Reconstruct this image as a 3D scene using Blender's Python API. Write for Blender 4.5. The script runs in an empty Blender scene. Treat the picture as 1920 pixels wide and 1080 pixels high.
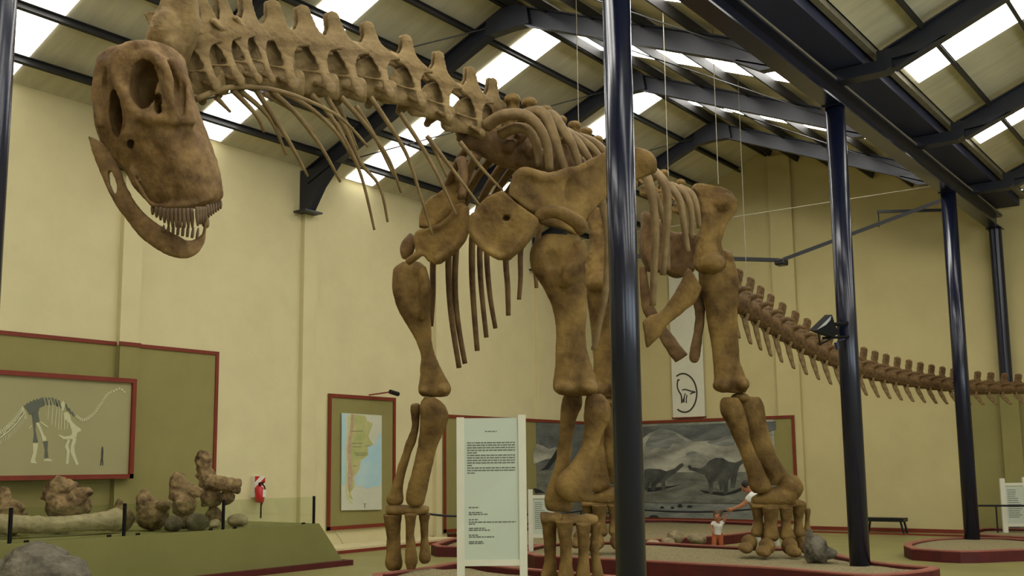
import bpy, bmesh, math, random
from mathutils import Vector, Matrix, noise
random.seed(7)
SC = bpy.context.scene
COL = SC.collection
# ------------------------------------------------------------------ camera
F_PX, PYC, YAW, PIT, ROL, CAMH = 1970.86, 601.97, 0.636676, 0.138132, -0.01104055, 1.65
_cy, _sy, _cp, _sp, _cr, _sr = math.cos(YAW), math.sin(YAW), math.cos(PIT), math.sin(PIT), math.cos(ROL), math.sin(ROL)
FW = Vector((_cp*_cy, _cp*_sy, _sp))
_r = Vector((_sy, -_cy, 0)); _u = _r.cross(FW)
RT = _cr*_r + _sr*_u
UP = -_sr*_r + _cr*_u
CP = Vector((0, 0, CAMH))
cam = bpy.data.cameras.new('camera'); camo = bpy.data.objects.new('camera', cam); COL.objects.link(camo)
cam.sensor_width = 36; cam.lens = F_PX/1920*36; cam.shift_y = (PYC-540)/1920; cam.clip_end = 200
camo.matrix_world = Matrix((( RT.x, UP.x, -FW.x, CP.x), (RT.y, UP.y, -FW.y, CP.y), (RT.z, UP.z, -FW.z, CP.z), (0, 0, 0, 1)))
SC.camera = camo
# ------------------------------------------------------------------ world, light, exposure
SKY_E, SKYLIGHT_E, EXPOSURE = 4.2, 5.2, 0.0
w = bpy.data.worlds.new('sky'); SC.world = w; w.use_nodes = True
bg = w.node_tree.nodes['Background']; bg.inputs[0].default_value = (0.80, 0.92, 1.0, 1); bg.inputs[1].default_value = SKY_E
SC.view_settings.view_transform = 'Standard'; SC.view_settings.look = 'None'
SC.view_settings.exposure = EXPOSURE; SC.view_settings.gamma = 1; SC.view_settings.use_curve_mapping = False
# ------------------------------------------------------------------ helpers
def P(x, y, d):
    "the point d metres in front of the camera plane along the line of sight of a picture position"
    return CP + d*(FW + RT*((x-960)/F_PX) - UP*((y-PYC)/F_PX))
def RAY(x, y): return FW + RT*((x-960)/F_PX) - UP*((y-PYC)/F_PX)
def ONX(x, y, X): r = RAY(x, y); return CP + r*((X-CP.x)/r.x)
def ONY(x, y, Y): r = RAY(x, y); return CP + r*((Y-CP.y)/r.y)
def ONZ(x, y, Z): r = RAY(x, y); return CP + r*((Z-CP.z)/r.z)

MATS = {}
def mat(name, col, rough=0.8, var=0.0, scale=4.0, bump=0.0, bscale=20.0, metal=0.0, col2=None, emit=None, spec=0.3, detail=5.0, transm=0.0, alpha=1.0, coat=0.0, stretch=None):
    m = bpy.data.materials.new(name); m.use_nodes = True; nt = m.node_tree; N = nt.nodes; L = nt.links
    b = N['Principled BSDF']; b.inputs['Roughness'].default_value = rough; b.inputs['Metallic'].default_value = metal
    b.inputs['Specular IOR Level'].default_value = spec; b.inputs['Coat Weight'].default_value = coat
    b.inputs['Transmission Weight'].default_value = transm; b.inputs['Alpha'].default_value = alpha
    c = (*col, 1); b.inputs['Base Color'].default_value = c
    tc = N.new('ShaderNodeTexCoord'); vec = tc.outputs['Object']
    if stretch:
        mp = N.new('ShaderNodeMapping'); mp.inputs['Scale'].default_value = stretch; L.new(vec, mp.inputs[0]); vec = mp.outputs[0]
    if var or col2:
        n = N.new('ShaderNodeTexNoise'); n.inputs['Scale'].default_value = scale; n.inputs['Detail'].default_value = detail; n.inputs['Roughness'].default_value = 0.62
        L.new(vec, n.inputs['Vector'])
        r = N.new('ShaderNodeValToRGB'); r.color_ramp.elements[0].position = 0.32; r.color_ramp.elements[1].position = 0.70
        c2 = col2 if col2 else tuple(v*(1+var) for v in col)
        c1 = col if col2 else tuple(v*(1-var) for v in col)
        r.color_ramp.elements[0].color = (*c1, 1); r.color_ramp.elements[1].color = (*c2, 1)
        L.new(n.outputs['Fac'], r.inputs[0]); L.new(r.outputs[0], b.inputs['Base Color'])
    if bump:
        n2 = N.new('ShaderNodeTexNoise'); n2.inputs['Scale'].default_value = bscale; n2.inputs['Detail'].default_value = 6
        L.new(vec, n2.inputs['Vector'])
        bp = N.new('ShaderNodeBump'); bp.inputs['Strength'].default_value = bump; bp.inputs['Distance'].default_value = 0.02
        L.new(n2.outputs['Fac'], bp.inputs['Height']); L.new(bp.outputs[0], b.inputs['Normal'])
    if emit:
        b.inputs['Emission Color'].default_value = (*emit[0], 1); b.inputs['Emission Strength'].default_value = emit[1]
    MATS[name] = m; return m

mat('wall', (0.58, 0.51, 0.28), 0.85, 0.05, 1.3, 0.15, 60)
mat('wallshaded', (0.50, 0.425, 0.20), 0.85, 0.05, 1.3, 0.15, 60)  # same wall paint, darkened so the gable's shade sits in the colour
mat('olive', (0.235, 0.205, 0.068), 0.85, 0.05, 1.5, 0.12, 60)
mat('khaki', (0.30, 0.27, 0.125), 0.7, 0.03, 1.5)
mat('green', (0.175, 0.165, 0.048), 0.7, 0.07, 1.2, 0.1, 40)
mat('floor', (0.225, 0.205, 0.070), 0.42, 0.12, 1.1, 0.05, 25, spec=0.35)
mat('redtrim', (0.165, 0.026, 0.010), 0.6, 0.12, 3)
mat('kerb', (0.070, 0.008, 0.006), 0.65, 0.2, 3, 0.2, 40)
mat('kerbtop', (0.27, 0.095, 0.06), 0.7, 0.15, 4)
mat('navy', (0.006, 0.008, 0.022), 0.22, spec=0.5, var=0.15, scale=2)
mat('steel', (0.012, 0.014, 0.024), 0.42, spec=0.5, var=0.2, scale=2)
mat('steelblue', (0.012, 0.015, 0.042), 0.6, spec=0.5, var=0.2, scale=2)
mat('galv', (0.20, 0.18, 0.13), 0.5, 0.2, 6, metal=0.3)
mat('purlin', (0.025, 0.024, 0.022), 0.5, var=0.25, scale=3)
mat('roof', (0.58, 0.54, 0.39), 0.55, 0.12, 1.6, 0.55, 2.2, metal=0.15, stretch=(3.0, 0.5, 0.5))
mat('sky', (0.9, 0.9, 0.9), 0.5, emit=((1, 0.985, 0.95), SKYLIGHT_E))
mat('skyboost', (0.9, 0.9, 0.9), 0.5, emit=((1, 0.98, 0.93), SKYLIGHT_E*2.6))   # stronger glow on two roof slopes, added to brighten the left wall
mat('bone', (0.062, 0.031, 0.007), 0.75, bump=0.8, bscale=14, scale=2.4, col2=(0.245, 0.152, 0.042), spec=0.25)
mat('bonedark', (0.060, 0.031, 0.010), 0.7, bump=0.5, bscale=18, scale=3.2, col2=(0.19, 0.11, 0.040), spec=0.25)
mat('bonelight', (0.10, 0.060, 0.019), 0.75, bump=0.6, bscale=22, scale=3.4, col2=(0.30, 0.208, 0.088), spec=0.25)
mat('skullbone', (0.082, 0.043, 0.014), 0.75, bump=0.5, bscale=26, scale=5.0, col2=(0.27, 0.165, 0.064), spec=0.25)
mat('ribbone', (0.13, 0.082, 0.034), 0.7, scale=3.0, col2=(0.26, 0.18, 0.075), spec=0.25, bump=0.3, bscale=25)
mat('tooth', (0.12, 0.075, 0.035), 0.55, 0.2, 20)
mat('fossil', (0.045, 0.026, 0.009), 0.85, bump=0.9, bscale=22, scale=6.0, col2=(0.34, 0.23, 0.10))
mat('fossilpale', (0.24, 0.19, 0.10), 0.85, bump=0.6, bscale=18, scale=5.0, col2=(0.42, 0.34, 0.20))
mat('fossilgrey', (0.06, 0.047, 0.026), 0.85, bump=0.6, bscale=18, scale=6.0, col2=(0.19, 0.15, 0.085))
mat('rock', (0.055, 0.048, 0.033), 0.9, bump=0.9, bscale=12, scale=5.0, col2=(0.19, 0.165, 0.115))
mat('rocktan', (0.16, 0.12, 0.06), 0.9, bump=0.9, bscale=12, scale=5.0, col2=(0.33, 0.27, 0.15))
mat('sand', (0.14, 0.115, 0.052), 0.95, bump=1.0, bscale=40, scale=28.0, col2=(0.36, 0.30, 0.155), detail=6)
mat('white', (0.60, 0.58, 0.44), 0.5, 0.04, 4)
mat('signface', (0.46, 0.50, 0.38), 0.35, 0.03, 2, spec=0.5)
mat('ink', (0.13, 0.14, 0.10), 0.7)
mat('black', (0.008, 0.008, 0.008), 0.4, 0.2, 5)
mat('blackmetal', (0.005, 0.005, 0.005), 0.7, 0.2, 5, spec=0.15)
mat('lampglass', (0.22, 0.21, 0.16), 0.15, 0.05, 5, spec=0.6)
mat('cream', (0.50, 0.47, 0.27), 0.8, 0.08, 30)
mat('slate', (0.105, 0.110, 0.078), 0.8, 0.08, 30)
mat('charcoal', (0.055, 0.052, 0.035), 0.8, 0.1, 20)
mat('glassedge', (0.10, 0.16, 0.10), 0.2)
mat('glass', (0.80, 0.86, 0.76), 0.02, transm=1.0, spec=0.5)
mat('extred', (0.45, 0.010, 0.012), 0.35, 0.1, 8, spec=0.5)
mat('extwhite', (0.68, 0.64, 0.52), 0.4, 0.05, 8)
mat('skin', (0.40, 0.17, 0.085), 0.6, 0.06, 14)
mat('hairdark', (0.016, 0.011, 0.007), 0.6, 0.3, 60)
mat('hairbrown', (0.085, 0.045, 0.018), 0.6, 0.3, 60)
mat('tshirt', (0.72, 0.70, 0.62), 0.9, 0.04, 10)
mat('orange', (0.48, 0.135, 0.055), 0.9, 0.08, 14)
mat('jeans', (0.40, 0.38, 0.30), 0.9, 0.08, 14)
mat('wire', (0.34, 0.31, 0.22), 0.5, 0.1, 10)
mat('mapsea', (0.30, 0.50, 0.56), 0.5, col2=(0.44, 0.57, 0.52), scale=1.6)
mat('mapbg', (0.52, 0.52, 0.38), 0.5, 0.06, 3)
mat('mapland', (0.30, 0.36, 0.11), 0.5, col2=(0.50, 0.44, 0.20), scale=3.5)
mat('mapandes', (0.36, 0.24, 0.12), 0.5, col2=(0.50, 0.36, 0.26), scale=9)
mat('mapchile', (0.50, 0.50, 0.22), 0.5, 0.1, 6)
mat('mural_sky', (0.12, 0.12, 0.095), 0.6, scale=1.1, col2=(0.48, 0.46, 0.34), detail=6, stretch=(0.8, 0.8, 2.2))
mat('mural_storm', (0.055, 0.062, 0.058), 0.6, scale=1.4, col2=(0.16, 0.165, 0.14), stretch=(0.8, 0.8, 2.2))
mat('mural_land', (0.085, 0.088, 0.062), 0.6, scale=1.8, col2=(0.22, 0.22, 0.165), stretch=(1, 1, 3.5))
mat('mural_water', (0.12, 0.13, 0.105), 0.6, scale=2.0, col2=(0.27, 0.275, 0.225), stretch=(1, 1, 5))
mat('mural_dino', (0.030, 0.031, 0.026), 0.6, scale=3.0, col2=(0.105, 0.105, 0.082))
mat('mural_dark', (0.022, 0.023, 0.020), 0.6, 0.3, 6)

def mesh_obj(name, bm, m, parent=None, smooth=False, world=True, origin=None):
    "one mesh object; the geometry is given in world space and re-centred on its own origin"
    me = bm if isinstance(bm, bpy.types.Mesh) else None
    if me is None:
        me = bpy.data.meshes.new(name); bmesh.ops.recalc_face_normals(bm, faces=bm.faces); bm.to_mesh(me); bm.free()
    if origin is None:
        lo = Vector((1e9,)*3); hi = -lo
        for v in me.vertices:
            for k in range(3):
                lo[k] = min(lo[k], v.co[k]); hi[k] = max(hi[k], v.co[k])
        origin = (lo+hi)/2; origin.z = lo.z if parent is None else origin.z
    origin = Vector(origin)
    me.transform(Matrix.Translation(-origin))
    if smooth:
        me.polygons.foreach_set('use_smooth', [True]*len(me.polygons))
    me.materials.clear(); me.materials.append(MATS[m] if isinstance(m, str) else m)
    o = bpy.data.objects.new(name, me); COL.objects.link(o)
    if parent is not None:
        o.parent = parent; o.location = origin - wloc(parent)
    else: o.location = origin
    return o
def wloc(o):
    v = Vector(o.location)
    while o.parent: o = o.parent; v += Vector(o.location)
    return v
def tag(o, label=None, cat=None, group=None, kind=None):
    if label: o['label'] = label
    if cat: o['category'] = cat
    if group: o['group'] = group
    if kind: o['kind'] = kind
    return o
def thing(name, label, cat, loc, group=None):
    o = bpy.data.objects.new(name, None); COL.objects.link(o); o.location = loc; o.empty_display_size = 0.2
    return tag(o, label, cat, group)
def struct(name, bm, m, parent=None, smooth=False):
    o = mesh_obj(name, bm, m, parent, smooth)
    if parent is None: o['kind'] = 'structure'
    return o

def BM(): return bmesh.new()
def box(bm, lo, hi, bev=0.0):
    lo = Vector(lo); hi = Vector(hi)
    M = Matrix.Translation((lo+hi)/2) @ Matrix.Diagonal(((hi-lo).x, (hi-lo).y, (hi-lo).z, 1))
    r = bmesh.ops.create_cube(bm, size=1, matrix=M)
    if bev:
        ed = list({e for v in r['verts'] for e in v.link_edges})
        bmesh.ops.bevel(bm, geom=ed, offset=bev, segments=1, affect='EDGES')
    return bm
def obox(bm, c, ax, ay, az):
    "box from a centre and three half vectors"
    c, ax, ay, az = map(Vector, (c, ax, ay, az)); vs = []
    for i in (-1, 1):
        for j in (-1, 1):
            for k in (-1, 1): vs.append(bm.verts.new(c+ax*i+ay*j+az*k))
    for f in ((0,1,3,2), (4,6,7,5), (0,4,5,1), (2,3,7,6), (0,2,6,4), (1,5,7,3)): bm.faces.new([vs[i] for i in f])
    return bm
def beam(bm, a, b, w, h, up=(0, 0, 1)):
    "square bar from a to b: w across, h along up"
    a = Vector(a); b = Vector(b); t = (b-a); L = t.length; t.normalize(); s = t.cross(Vector(up)).normalized(); u = s.cross(t)
    return obox(bm, (a+b)/2, t*L/2, s*w/2, u*h/2)
def ibeam(bm, a, b, w, h, up=(0, 0, 1), tf=0.03, tw=0.02):
    a = Vector(a); b = Vector(b); t = (b-a).normalized(); s = t.cross(Vector(up)).normalized(); u = s.cross(t)
    beam(bm, a, b, tw, h-2*tf, up)
    for k in (-1, 1): beam(bm, a+u*k*(h/2-tf/2), b+u*k*(h/2-tf/2), w, tf, up)
    return bm
def prism(bm, pts, off):
    "solid from a planar outline moved along off"
    off = Vector(off); A = [bm.verts.new(Vector(p)) for p in pts]; B = [bm.verts.new(Vector(p)+off) for p in pts]
    n = len(pts); bm.faces.new(A); bm.faces.new(B[::-1])
    for i in range(n): bm.faces.new((A[i], A[i-1], B[i-1], B[i]))
    return bm
def catmull(pts, sub):
    "smooth list of equal-length tuples"
    if sub < 2 or len(pts) < 3: return [tuple(p) for p in pts]
    out = []; n = len(pts)
    for i in range(n-1):
        p0 = pts[max(i-1, 0)]; p1 = pts[i]; p2 = pts[i+1]; p3 = pts[min(i+2, n-1)]
        for k in range(sub):
            t = k/sub
            out.append(tuple(0.5*((2*b)+(-a+c)*t+(2*a-5*b+4*c-d)*t*t+(-a+3*b-3*c+d)*t**3) for a, b, c, d in zip(p0, p1, p2, p3)))
    out.append(tuple(pts[-1])); return out
def rings(bm, R, close=True):
    "skin a list of rings of points and close both ends"
    V = [[bm.verts.new(p) for p in r] for r in R]; n = len(R[0])
    for a, b in zip(V, V[1:]):
        for i in range(n): bm.faces.new((a[i-1], a[i], b[i], b[i-1]))
    if close: bm.faces.new(V[0][::-1]); bm.faces.new(V[-1])
    return bm
def tube(bm, pts, rad, n=8, sub=4):
    "round rod along points; rad a number or a list"
    pts = [tuple(p) for p in pts]
    if not isinstance(rad, (list, tuple)): rad = [rad]*len(pts)
    q = catmull([(*p, r) for p, r in zip(pts, rad)], sub); R = []; prev = None
    for i, s in enumerate(q):
        c = Vector(s[:3]); t = (Vector(q[min(i+1, len(q)-1)][:3])-Vector(q[max(i-1, 0)][:3])).normalized()
        if prev is None:
            prev = t.cross(Vector((0.13, 0.2, 0.97)));
            if prev.length < 1e-3: prev = t.cross(Vector((1, 0, 0)))
        prev = (prev - t*prev.dot(t)).normalized(); o = t.cross(prev)
        R.append([c+(prev*math.cos(a)+o*math.sin(a))*max(s[3], 1e-4) for a in (2*math.pi*k/n for k in range(n))])
    return rings(bm, R)
def loft(bm, secs, n=18, sub=4, ratio=0.85, ex=2.4, dent=None):
    "bone shaft from sections (x left, y left, x right, y right, depth[, thickness ratio]); thickness runs along the sight axis"
    q = [tuple(s) if len(s) == 6 else (*s, ratio) for s in secs]
    R = []
    for s in catmull(q, sub):
        a = P(s[0], s[1], s[4]); b = P(s[2], s[3], s[4]); c = (a+b)/2; h = (b-a)/2; w = -FW*h.length*s[5]
        ring = []
        for k in range(n):
            t = 2*math.pi*k/n; ct, st = math.cos(t), math.sin(t)
            ring.append(c + h*(abs(ct)**(2/ex))*(1 if ct > 0 else -1) + w*(abs(st)**(2/ex))*(1 if st > 0 else -1))
        R.append(ring)
    return rings(bm, R)
def ball(bm, c, r, seg=14, rot=None):
    "ellipsoid"
    r = r if isinstance(r, (list, tuple, Vector)) else (r, r, r)
    M = Matrix.Translation(Vector(c)) @ (rot.to_4x4() if rot else Matrix.Identity(4)) @ Matrix.Diagonal((r[0], r[1], r[2], 1))
    bmesh.ops.create_uvsphere(bm, u_segments=seg, v_segments=max(6, seg*2//3), radius=1, matrix=M); return bm
CAMROT = Matrix((RT, UP, -FW)).transposed()
def pball(bm, x, y, d, rx, ry, rd, seg=14):
    "ellipsoid at a picture position, radii in picture units (rx, ry) and metres (rd) along the sight axis"
    k = d/F_PX; return ball(bm, P(x, y, d), (rx*k, ry*k, rd), seg, CAMROT)
def plate(bm, outline, dfun, thick):
    "flat bone from an outline; dfun gives each corner its own distance"
    pts = [P(x, y, dfun(x, y)) for x, y in outline]
    return prism(bm, [p+FW*thick/2 for p in pts], -FW*thick)
TMP = bpy.data.scenes.new('tmp')
def organic(bm, voxel=0.02, smooth=6, disp=0.0, dsize=0.15, cut=None, decim=None):
    "fuse overlapping closed shapes into one rounded, slightly uneven solid"
    me = bpy.data.meshes.new('t'); bmesh.ops.triangulate(bm, faces=bm.faces); bmesh.ops.recalc_face_normals(bm, faces=bm.faces); bm.to_mesh(me); bm.free()
    o = bpy.data.objects.new('t', me); TMP.collection.objects.link(o); extra = [o]; tex = None
    r = o.modifiers.new('r', 'REMESH'); r.mode = 'VOXEL'; r.voxel_size = voxel
    if smooth: s = o.modifiers.new('s', 'SMOOTH'); s.iterations = smooth; s.factor = 0.5
    if cut is not None:
        cm = bpy.data.meshes.new('c'); bmesh.ops.recalc_face_normals(cut, faces=cut.faces); cut.to_mesh(cm); cut.free()
        co = bpy.data.objects.new('c', cm); TMP.collection.objects.link(co); extra.append(co)
        b = o.modifiers.new('b', 'BOOLEAN'); b.object = co; b.operation = 'DIFFERENCE'; b.solver = 'EXACT'
        r2 = o.modifiers.new('r2', 'REMESH'); r2.mode = 'VOXEL'; r2.voxel_size = voxel
        s2 = o.modifiers.new('s2', 'SMOOTH'); s2.iterations = 3; s2.factor = 0.5
    if disp:
        tex = bpy.data.textures.new('n', 'CLOUDS'); tex.noise_scale = dsize; tex.noise_depth = 3
        dm = o.modifiers.new('d', 'DISPLACE'); dm.texture = tex; dm.strength = disp; dm.mid_level = 0.5; dm.texture_coords = 'LOCAL'
    if decim: dc = o.modifiers.new('x', 'DECIMATE'); dc.ratio = decim
    TMP.view_layers[0].update(); dg = TMP.view_layers[0].depsgraph
    out = bpy.data.meshes.new_from_object(o.evaluated_get(dg), depsgraph=dg)
    for e in extra:
        md = e.data; bpy.data.objects.remove(e); bpy.data.meshes.remove(md)
    if tex: bpy.data.textures.remove(tex)
    return out
def bone(name, bm, parent, m='bone', voxel=0.02, smooth=6, disp=0.02, dsize=0.15, cut=None):
    return mesh_obj(name, organic(bm, voxel, smooth, disp, dsize, cut), m, parent, smooth=True)
# ------------------------------------------------------------------ the hall
XA, XB = -5.0, 26.3                 # far behind the camera .. gable wall
YL, YR = 16.2, -6.5                 # left wall, right wall
EAVE, RIDGE = 7.92, 10.12           # underside of the roof sheets over the skeleton
EAVR, RIDR = 7.80, 10.03             # and over the aisle
LR, LV, RV, RR = 10.78, 5.40, 4.50, -0.95   # left ridge, left valley edge, right valley edge, right ridge
YC = 5.22                           # the row of columns
FRAMES = [14.6+4.17*n for n in range(-4, 3)]
SLOPES = {'left_outer': ((YL, EAVE), (LR, RIDGE)), 'left_inner': ((LV, EAVE), (LR, RIDGE)), 'right_inner': ((RV, EAVR), (RR, RIDR)), 'right_outer': ((YR, EAVR), (RR, RIDR))}
struct('floor', box(BM(), (XA, YR, -0.2), (XB+0.3, YL+0.3, 0)), 'floor')
wl = struct('wall_left', box(BM(), (XA, YL, 0), (XB+0.3, YL+0.25, EAVE+0.1)), 'wall')
def gable(X, th):
    b = BM(); prism(b, [(X, YR, 0), (X, YL, 0), (X, YL, EAVE), (X, LR, RIDGE), (X, LV, EAVE), (X, RV, EAVE), (X, RV, EAVR), (X, RR, RIDR), (X, YR, EAVR)], (th, 0, 0)); return b
wb = struct('wall_back', gable(XB, 0.25), 'wallshaded')
# wall behind the camera, with tall glazed doorways the daylight comes through
b = BM()
box(b, (XA-0.25, YR, 4.2), (XA, YL, EAVR)); prism(b, [(XA, YL, EAVR), (XA, YL, EAVE), (XA, LR, RIDGE), (XA, LV, EAVE), (XA, RV, EAVE), (XA, RV, EAVR), (XA, RR, RIDR), (XA, YR, EAVR)], (-0.25, 0, 0))
for y0, y1 in ((YR, -3.4), (-0.6, YL)): box(b, (XA-0.25, y0, 0), (XA, y1, 4.2))
struct('wall_front', b, 'wall')
b = BM(); box(b, (XA, YR-0.25, 0), (XB, YR, 1.0)); box(b, (XA, YR-0.25, 4.4), (XB, YR, EAVR+0.1))
for x0, x1 in ((XA, -3), (2.2, 3.4), (9.4, 10.6), (16.6, XB)): box(b, (x0, YR-0.25, 1.0), (x1, YR, 4.4))
struct('wall_right', b, 'wall')
for k, (y0, y1) in enumerate(((-3.4, -0.6),)):
    b = BM()
    for y in (y0, (y0+y1)/2, y1): box(b, (XA-0.15, y-0.05, 0), (XA-0.05, y+0.05, 4.2))
    box(b, (XA-0.15, y0, 4.1), (XA-0.05, y1, 4.2)); box(b, (XA-0.15, y0, 0), (XA-0.05, y1, 0.1)); struct('door_%d' % (k+1), b, 'steelblue')
# roof sheets
for nm, ((y0, z0), (y1, z1)) in SLOPES.items():
    struct('ceiling', prism(BM(), [(XA, y0, z0), (XA, y1, z1), (XA, y1, z1+0.08), (XA, y0, z0+0.08)], (XB-XA+0.1, 0, 0)), 'roof')
struct('ceiling', box(BM(), (XA, RV-0.02, EAVE+0.02), (XB, LV, EAVE+0.08)), 'steelblue')
struct('ceiling', box(BM(), (XA, RV-0.06, EAVR+0.06), (XB, RV, EAVE+0.08)), 'steelblue')
# skylights: one translucent strip in each bay of each slope
k = 0
for nm, ((y0, z0), (y1, z1)) in SLOPES.items():
    n = Vector((0, -(z1-z0), y1-y0)).normalized();  n = n if n.z < 0 else -n
    for fx in FRAMES[:-1]:
        k += 1; sx_ = {'left_outer': 1.18, 'left_inner': 2.15}.get(nm, 1.85)
        a = Vector((0, y0, z0)); c = Vector((0, y1, z1)); t0, t1 = 0.012, 0.985
        p, q = a.lerp(c, t0), a.lerp(c, t1)
        b = BM(); prism(b, [(fx+sx_, *(p+n*0.012).yz), (fx+sx_+0.82, *(p+n*0.012).yz), (fx+sx_+0.82, *(q+n*0.012).yz), (fx+sx_, *(q+n*0.012).yz)], n*0.008)
        o = struct('window_%d' % k, b, 'skyboost' if nm in ('left_inner', 'right_outer') else 'sky')
# purlins
PUR = [0.11, 0.295, 0.475, 0.655, 0.835, 0.975]
for nm, ((y0, z0), (y1, z1)) in SLOPES.items():
    side = nm.split('_'); a = Vector((0, y0, z0)); c = Vector((0, y1, z1)); dr = (c-a).normalized(); n = Vector((0, -dr.z, dr.y)); n = n if n.z < 0 else -n
    for i, t in enumerate(PUR):
        if nm == 'right_outer' and i < 3: continue
        p = a.lerp(c, t)+n*0.10; b = BM()
        beam(b, (XA, *p.yz), (XB, *p.yz), 0.012, 0.15, -n)
        for s in (-1, 1): beam(b, (XA, *(p+n*0.07*s+dr*0.025).yz), (XB, *(p+n*0.07*s+dr*0.025).yz), 0.06, 0.012, -n)
        o = mesh_obj('roof_purlin', b, 'purlin')
        where = ['just above the eave', 'second up from the eave', 'third up from the eave', 'fourth up from the eave', 'one below the ridge', 'along the ridge'][i]
        slope = {'left_outer': 'slope above the cream side wall', 'left_inner': 'slope between ridge and columns', 'right_inner': 'aisle slope rising from the gutter', 'right_outer': 'outer slope of the aisle roof'}[nm]
        tag(o, 'dark purlin %s on the %s' % (where, slope), 'purlin', 'roof purlins')
# portal frames
def frame(fx, i):
    nth = ['fifth', 'fourth', 'third', 'second', 'first'][i-2] if i >= 2 else ['seventh', 'sixth'][i]
    f0 = fx
    for nave, (ya, yb, rid, EV, RG) in (('main', (YL, LV, LR, EAVE, RIDGE)), ('aisle', (RV, YR, RR, EAVR, RIDR))):
        fx = f0 if nave == 'main' else f0+0.70      # the aisle frames stand a little further on
        if nave == 'main': lab = 'navy steel portal frame over the skeleton, %s from the gable wall' % nth
        else: lab = 'navy steel roof frame over the aisle beyond the columns, %s from the gable wall' % nth
        t = thing('roof_frame', lab, 'roof frame', (fx, rid, 0), 'portal frames of the hall')
        t.location = (fx, rid, EV)
        for y0, tapered in ((ya, 1), (yb, 1)):
            sgn = 1 if y0 > rid else -1
            ye = y0 - sgn*0.12
            tz = lambda y: EV + (RG-EV)*(1-abs(y-rid)/abs(y0-rid)) - 0.15
            b = BM(); up = Vector((0, sgn*(RG-EV), abs(y0-rid))).normalized()
            A = Vector((fx, ye, tz(ye))); C = Vector((fx, rid, tz(rid)))
            dep0, dep1 = 0.34, 0.30
            # web and flanges
            prism(b, [A+Vector((-0.01, 0, 0)), C+Vector((-0.01, 0, 0)), C-up*dep1+Vector((-0.01, 0, 0)), A-up*dep0+Vector((-0.01, 0, 0))], (0.02, 0, 0))
            for P0, P1 in ((A, C), (A-up*dep0, C-up*dep1)): beam(b, P0, P1, 0.17, 0.025, up)
            mesh_obj('rafter', b, 'steel', t)
            b = BM()                                    # haunch under the knee
            wall_side = abs(y0-YL) < 0.1 or abs(y0-YR) < 0.1
            z_end = EV-0.98 if wall_side else 7.54
            K = [Vector((fx, y0-sgn*0.02, tz(ye))), Vector((fx, y0-sgn*1.05, tz(y0-sgn*1.05)-0.38)), Vector((fx, y0-sgn*0.62, EV-0.52 if wall_side else max(EV-0.40, 7.56))), Vector((fx, y0-sgn*0.30, z_end)), Vector((fx, y0-sgn*0.02, z_end))]
            prism(b, [v+Vector((-0.085, 0, 0)) for v in K], (0.17, 0, 0)); mesh_obj('haunch', b, 'steel', t)
            if wall_side:
                mesh_obj('bearing_plate', box(BM(), (fx-0.24, y0-sgn*0.36 if sgn > 0 else y0+0.0, z_end-0.035), (fx+0.24, y0 if sgn > 0 else y0+0.36, z_end)), 'steel', t)
        b = BM(); zt = RG-0.15
        prism(b, [(fx-0.1, rid-0.5, zt-0.5), (fx-0.1, rid-0.45, zt-0.18), (fx-0.1, rid, zt), (fx-0.1, rid+0.45, zt-0.18), (fx-0.1, rid+0.5, zt-0.5), (fx-0.1, rid, zt-0.48)], (0.2, 0, 0)); mesh_obj('ridge_plate', b, 'steel', t)
for i, fx in enumerate(FRAMES): frame(fx, i)
# wall piers under the frames
for i, fx in enumerate(FRAMES):
    mesh_obj('pier', box(BM(), (fx-0.02, YL-0.11, 0), (fx+0.36, YL+0.02, EAVE-0.98-0.035)), 'wall', wl)
for y0 in (10.15,):
    mesh_obj('pier', box(BM(), (XB-0.12, y0, 0), (XB+0.02, y0+0.62, EAVE+(RIDGE-EAVE)*(1-abs(y0+0.62*(y0 > LR)-LR)/(YL-LR))-0.02)), 'wallshaded', wb)
# valley gutter, its brackets, the long beam on the columns
BT, BB = 7.38, 7.06
g = thing('valley_gutter', 'blue sheet metal valley gutter running above the long steel beam', 'gutter', (10, 4.9, 7.56))
mesh_obj('trough', box(BM(), (XA+0.02, RV+0.18, 7.56), (XB-0.02, 5.2, EAVE-0.05)), 'steelblue', g)
for y, z in ((RV+0.08, EAVR-0.04), (LV-0.08, EAVE-0.05)): mesh_obj('lip', box(BM(), (XA+0.02, y-0.05, z-0.05), (XB-0.02, y+0.05, z+0.05)), 'galv', g)
for i, fx in enumerate(FRAMES):
    nth = ['seventh', 'sixth', 'fifth', 'fourth', 'third', 'second', 'first'][i]; fx += 0.70
    b = BM(); prism(b, [(fx-0.13, RV-0.24, 7.42), (fx-0.13, RV-0.14, 7.36), (fx-0.13, LV+0.18, 7.36), (fx-0.13, LV+0.28, 7.42), (fx-0.13, LV+0.28, 7.54), (fx-0.13, RV-0.24, 7.54)], (0.26, 0, 0))
    tag(mesh_obj('frame_bracket', b, 'steel'), 'black steel crossarm on the long beam carrying the %s frame from the gable' % nth, 'bracket', 'crossarms on the beam')
lb = thing('long_beam', 'long navy steel beam resting on the row of round columns', 'beam', (10, YC, BB))
b = BM(); box(b, (XA, YC-0.02, BB+0.03), (XB, YC+0.02, BT-0.03)); mesh_obj('web', b, 'navy', lb)
for z in (BB+0.015, BT-0.015): mesh_obj('flange', box(BM(), (XA, YC-0.14, z-0.015), (XB, YC+0.14, z+0.015)), 'navy', lb)
mesh_obj('edge_rail', box(BM(), (XA, YC-0.155, BT+0.0), (XB, YC-0.11, BT+0.035)), 'galv', lb)
COLX = [2.53, 8.93, 15.45, 22.0]
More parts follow.
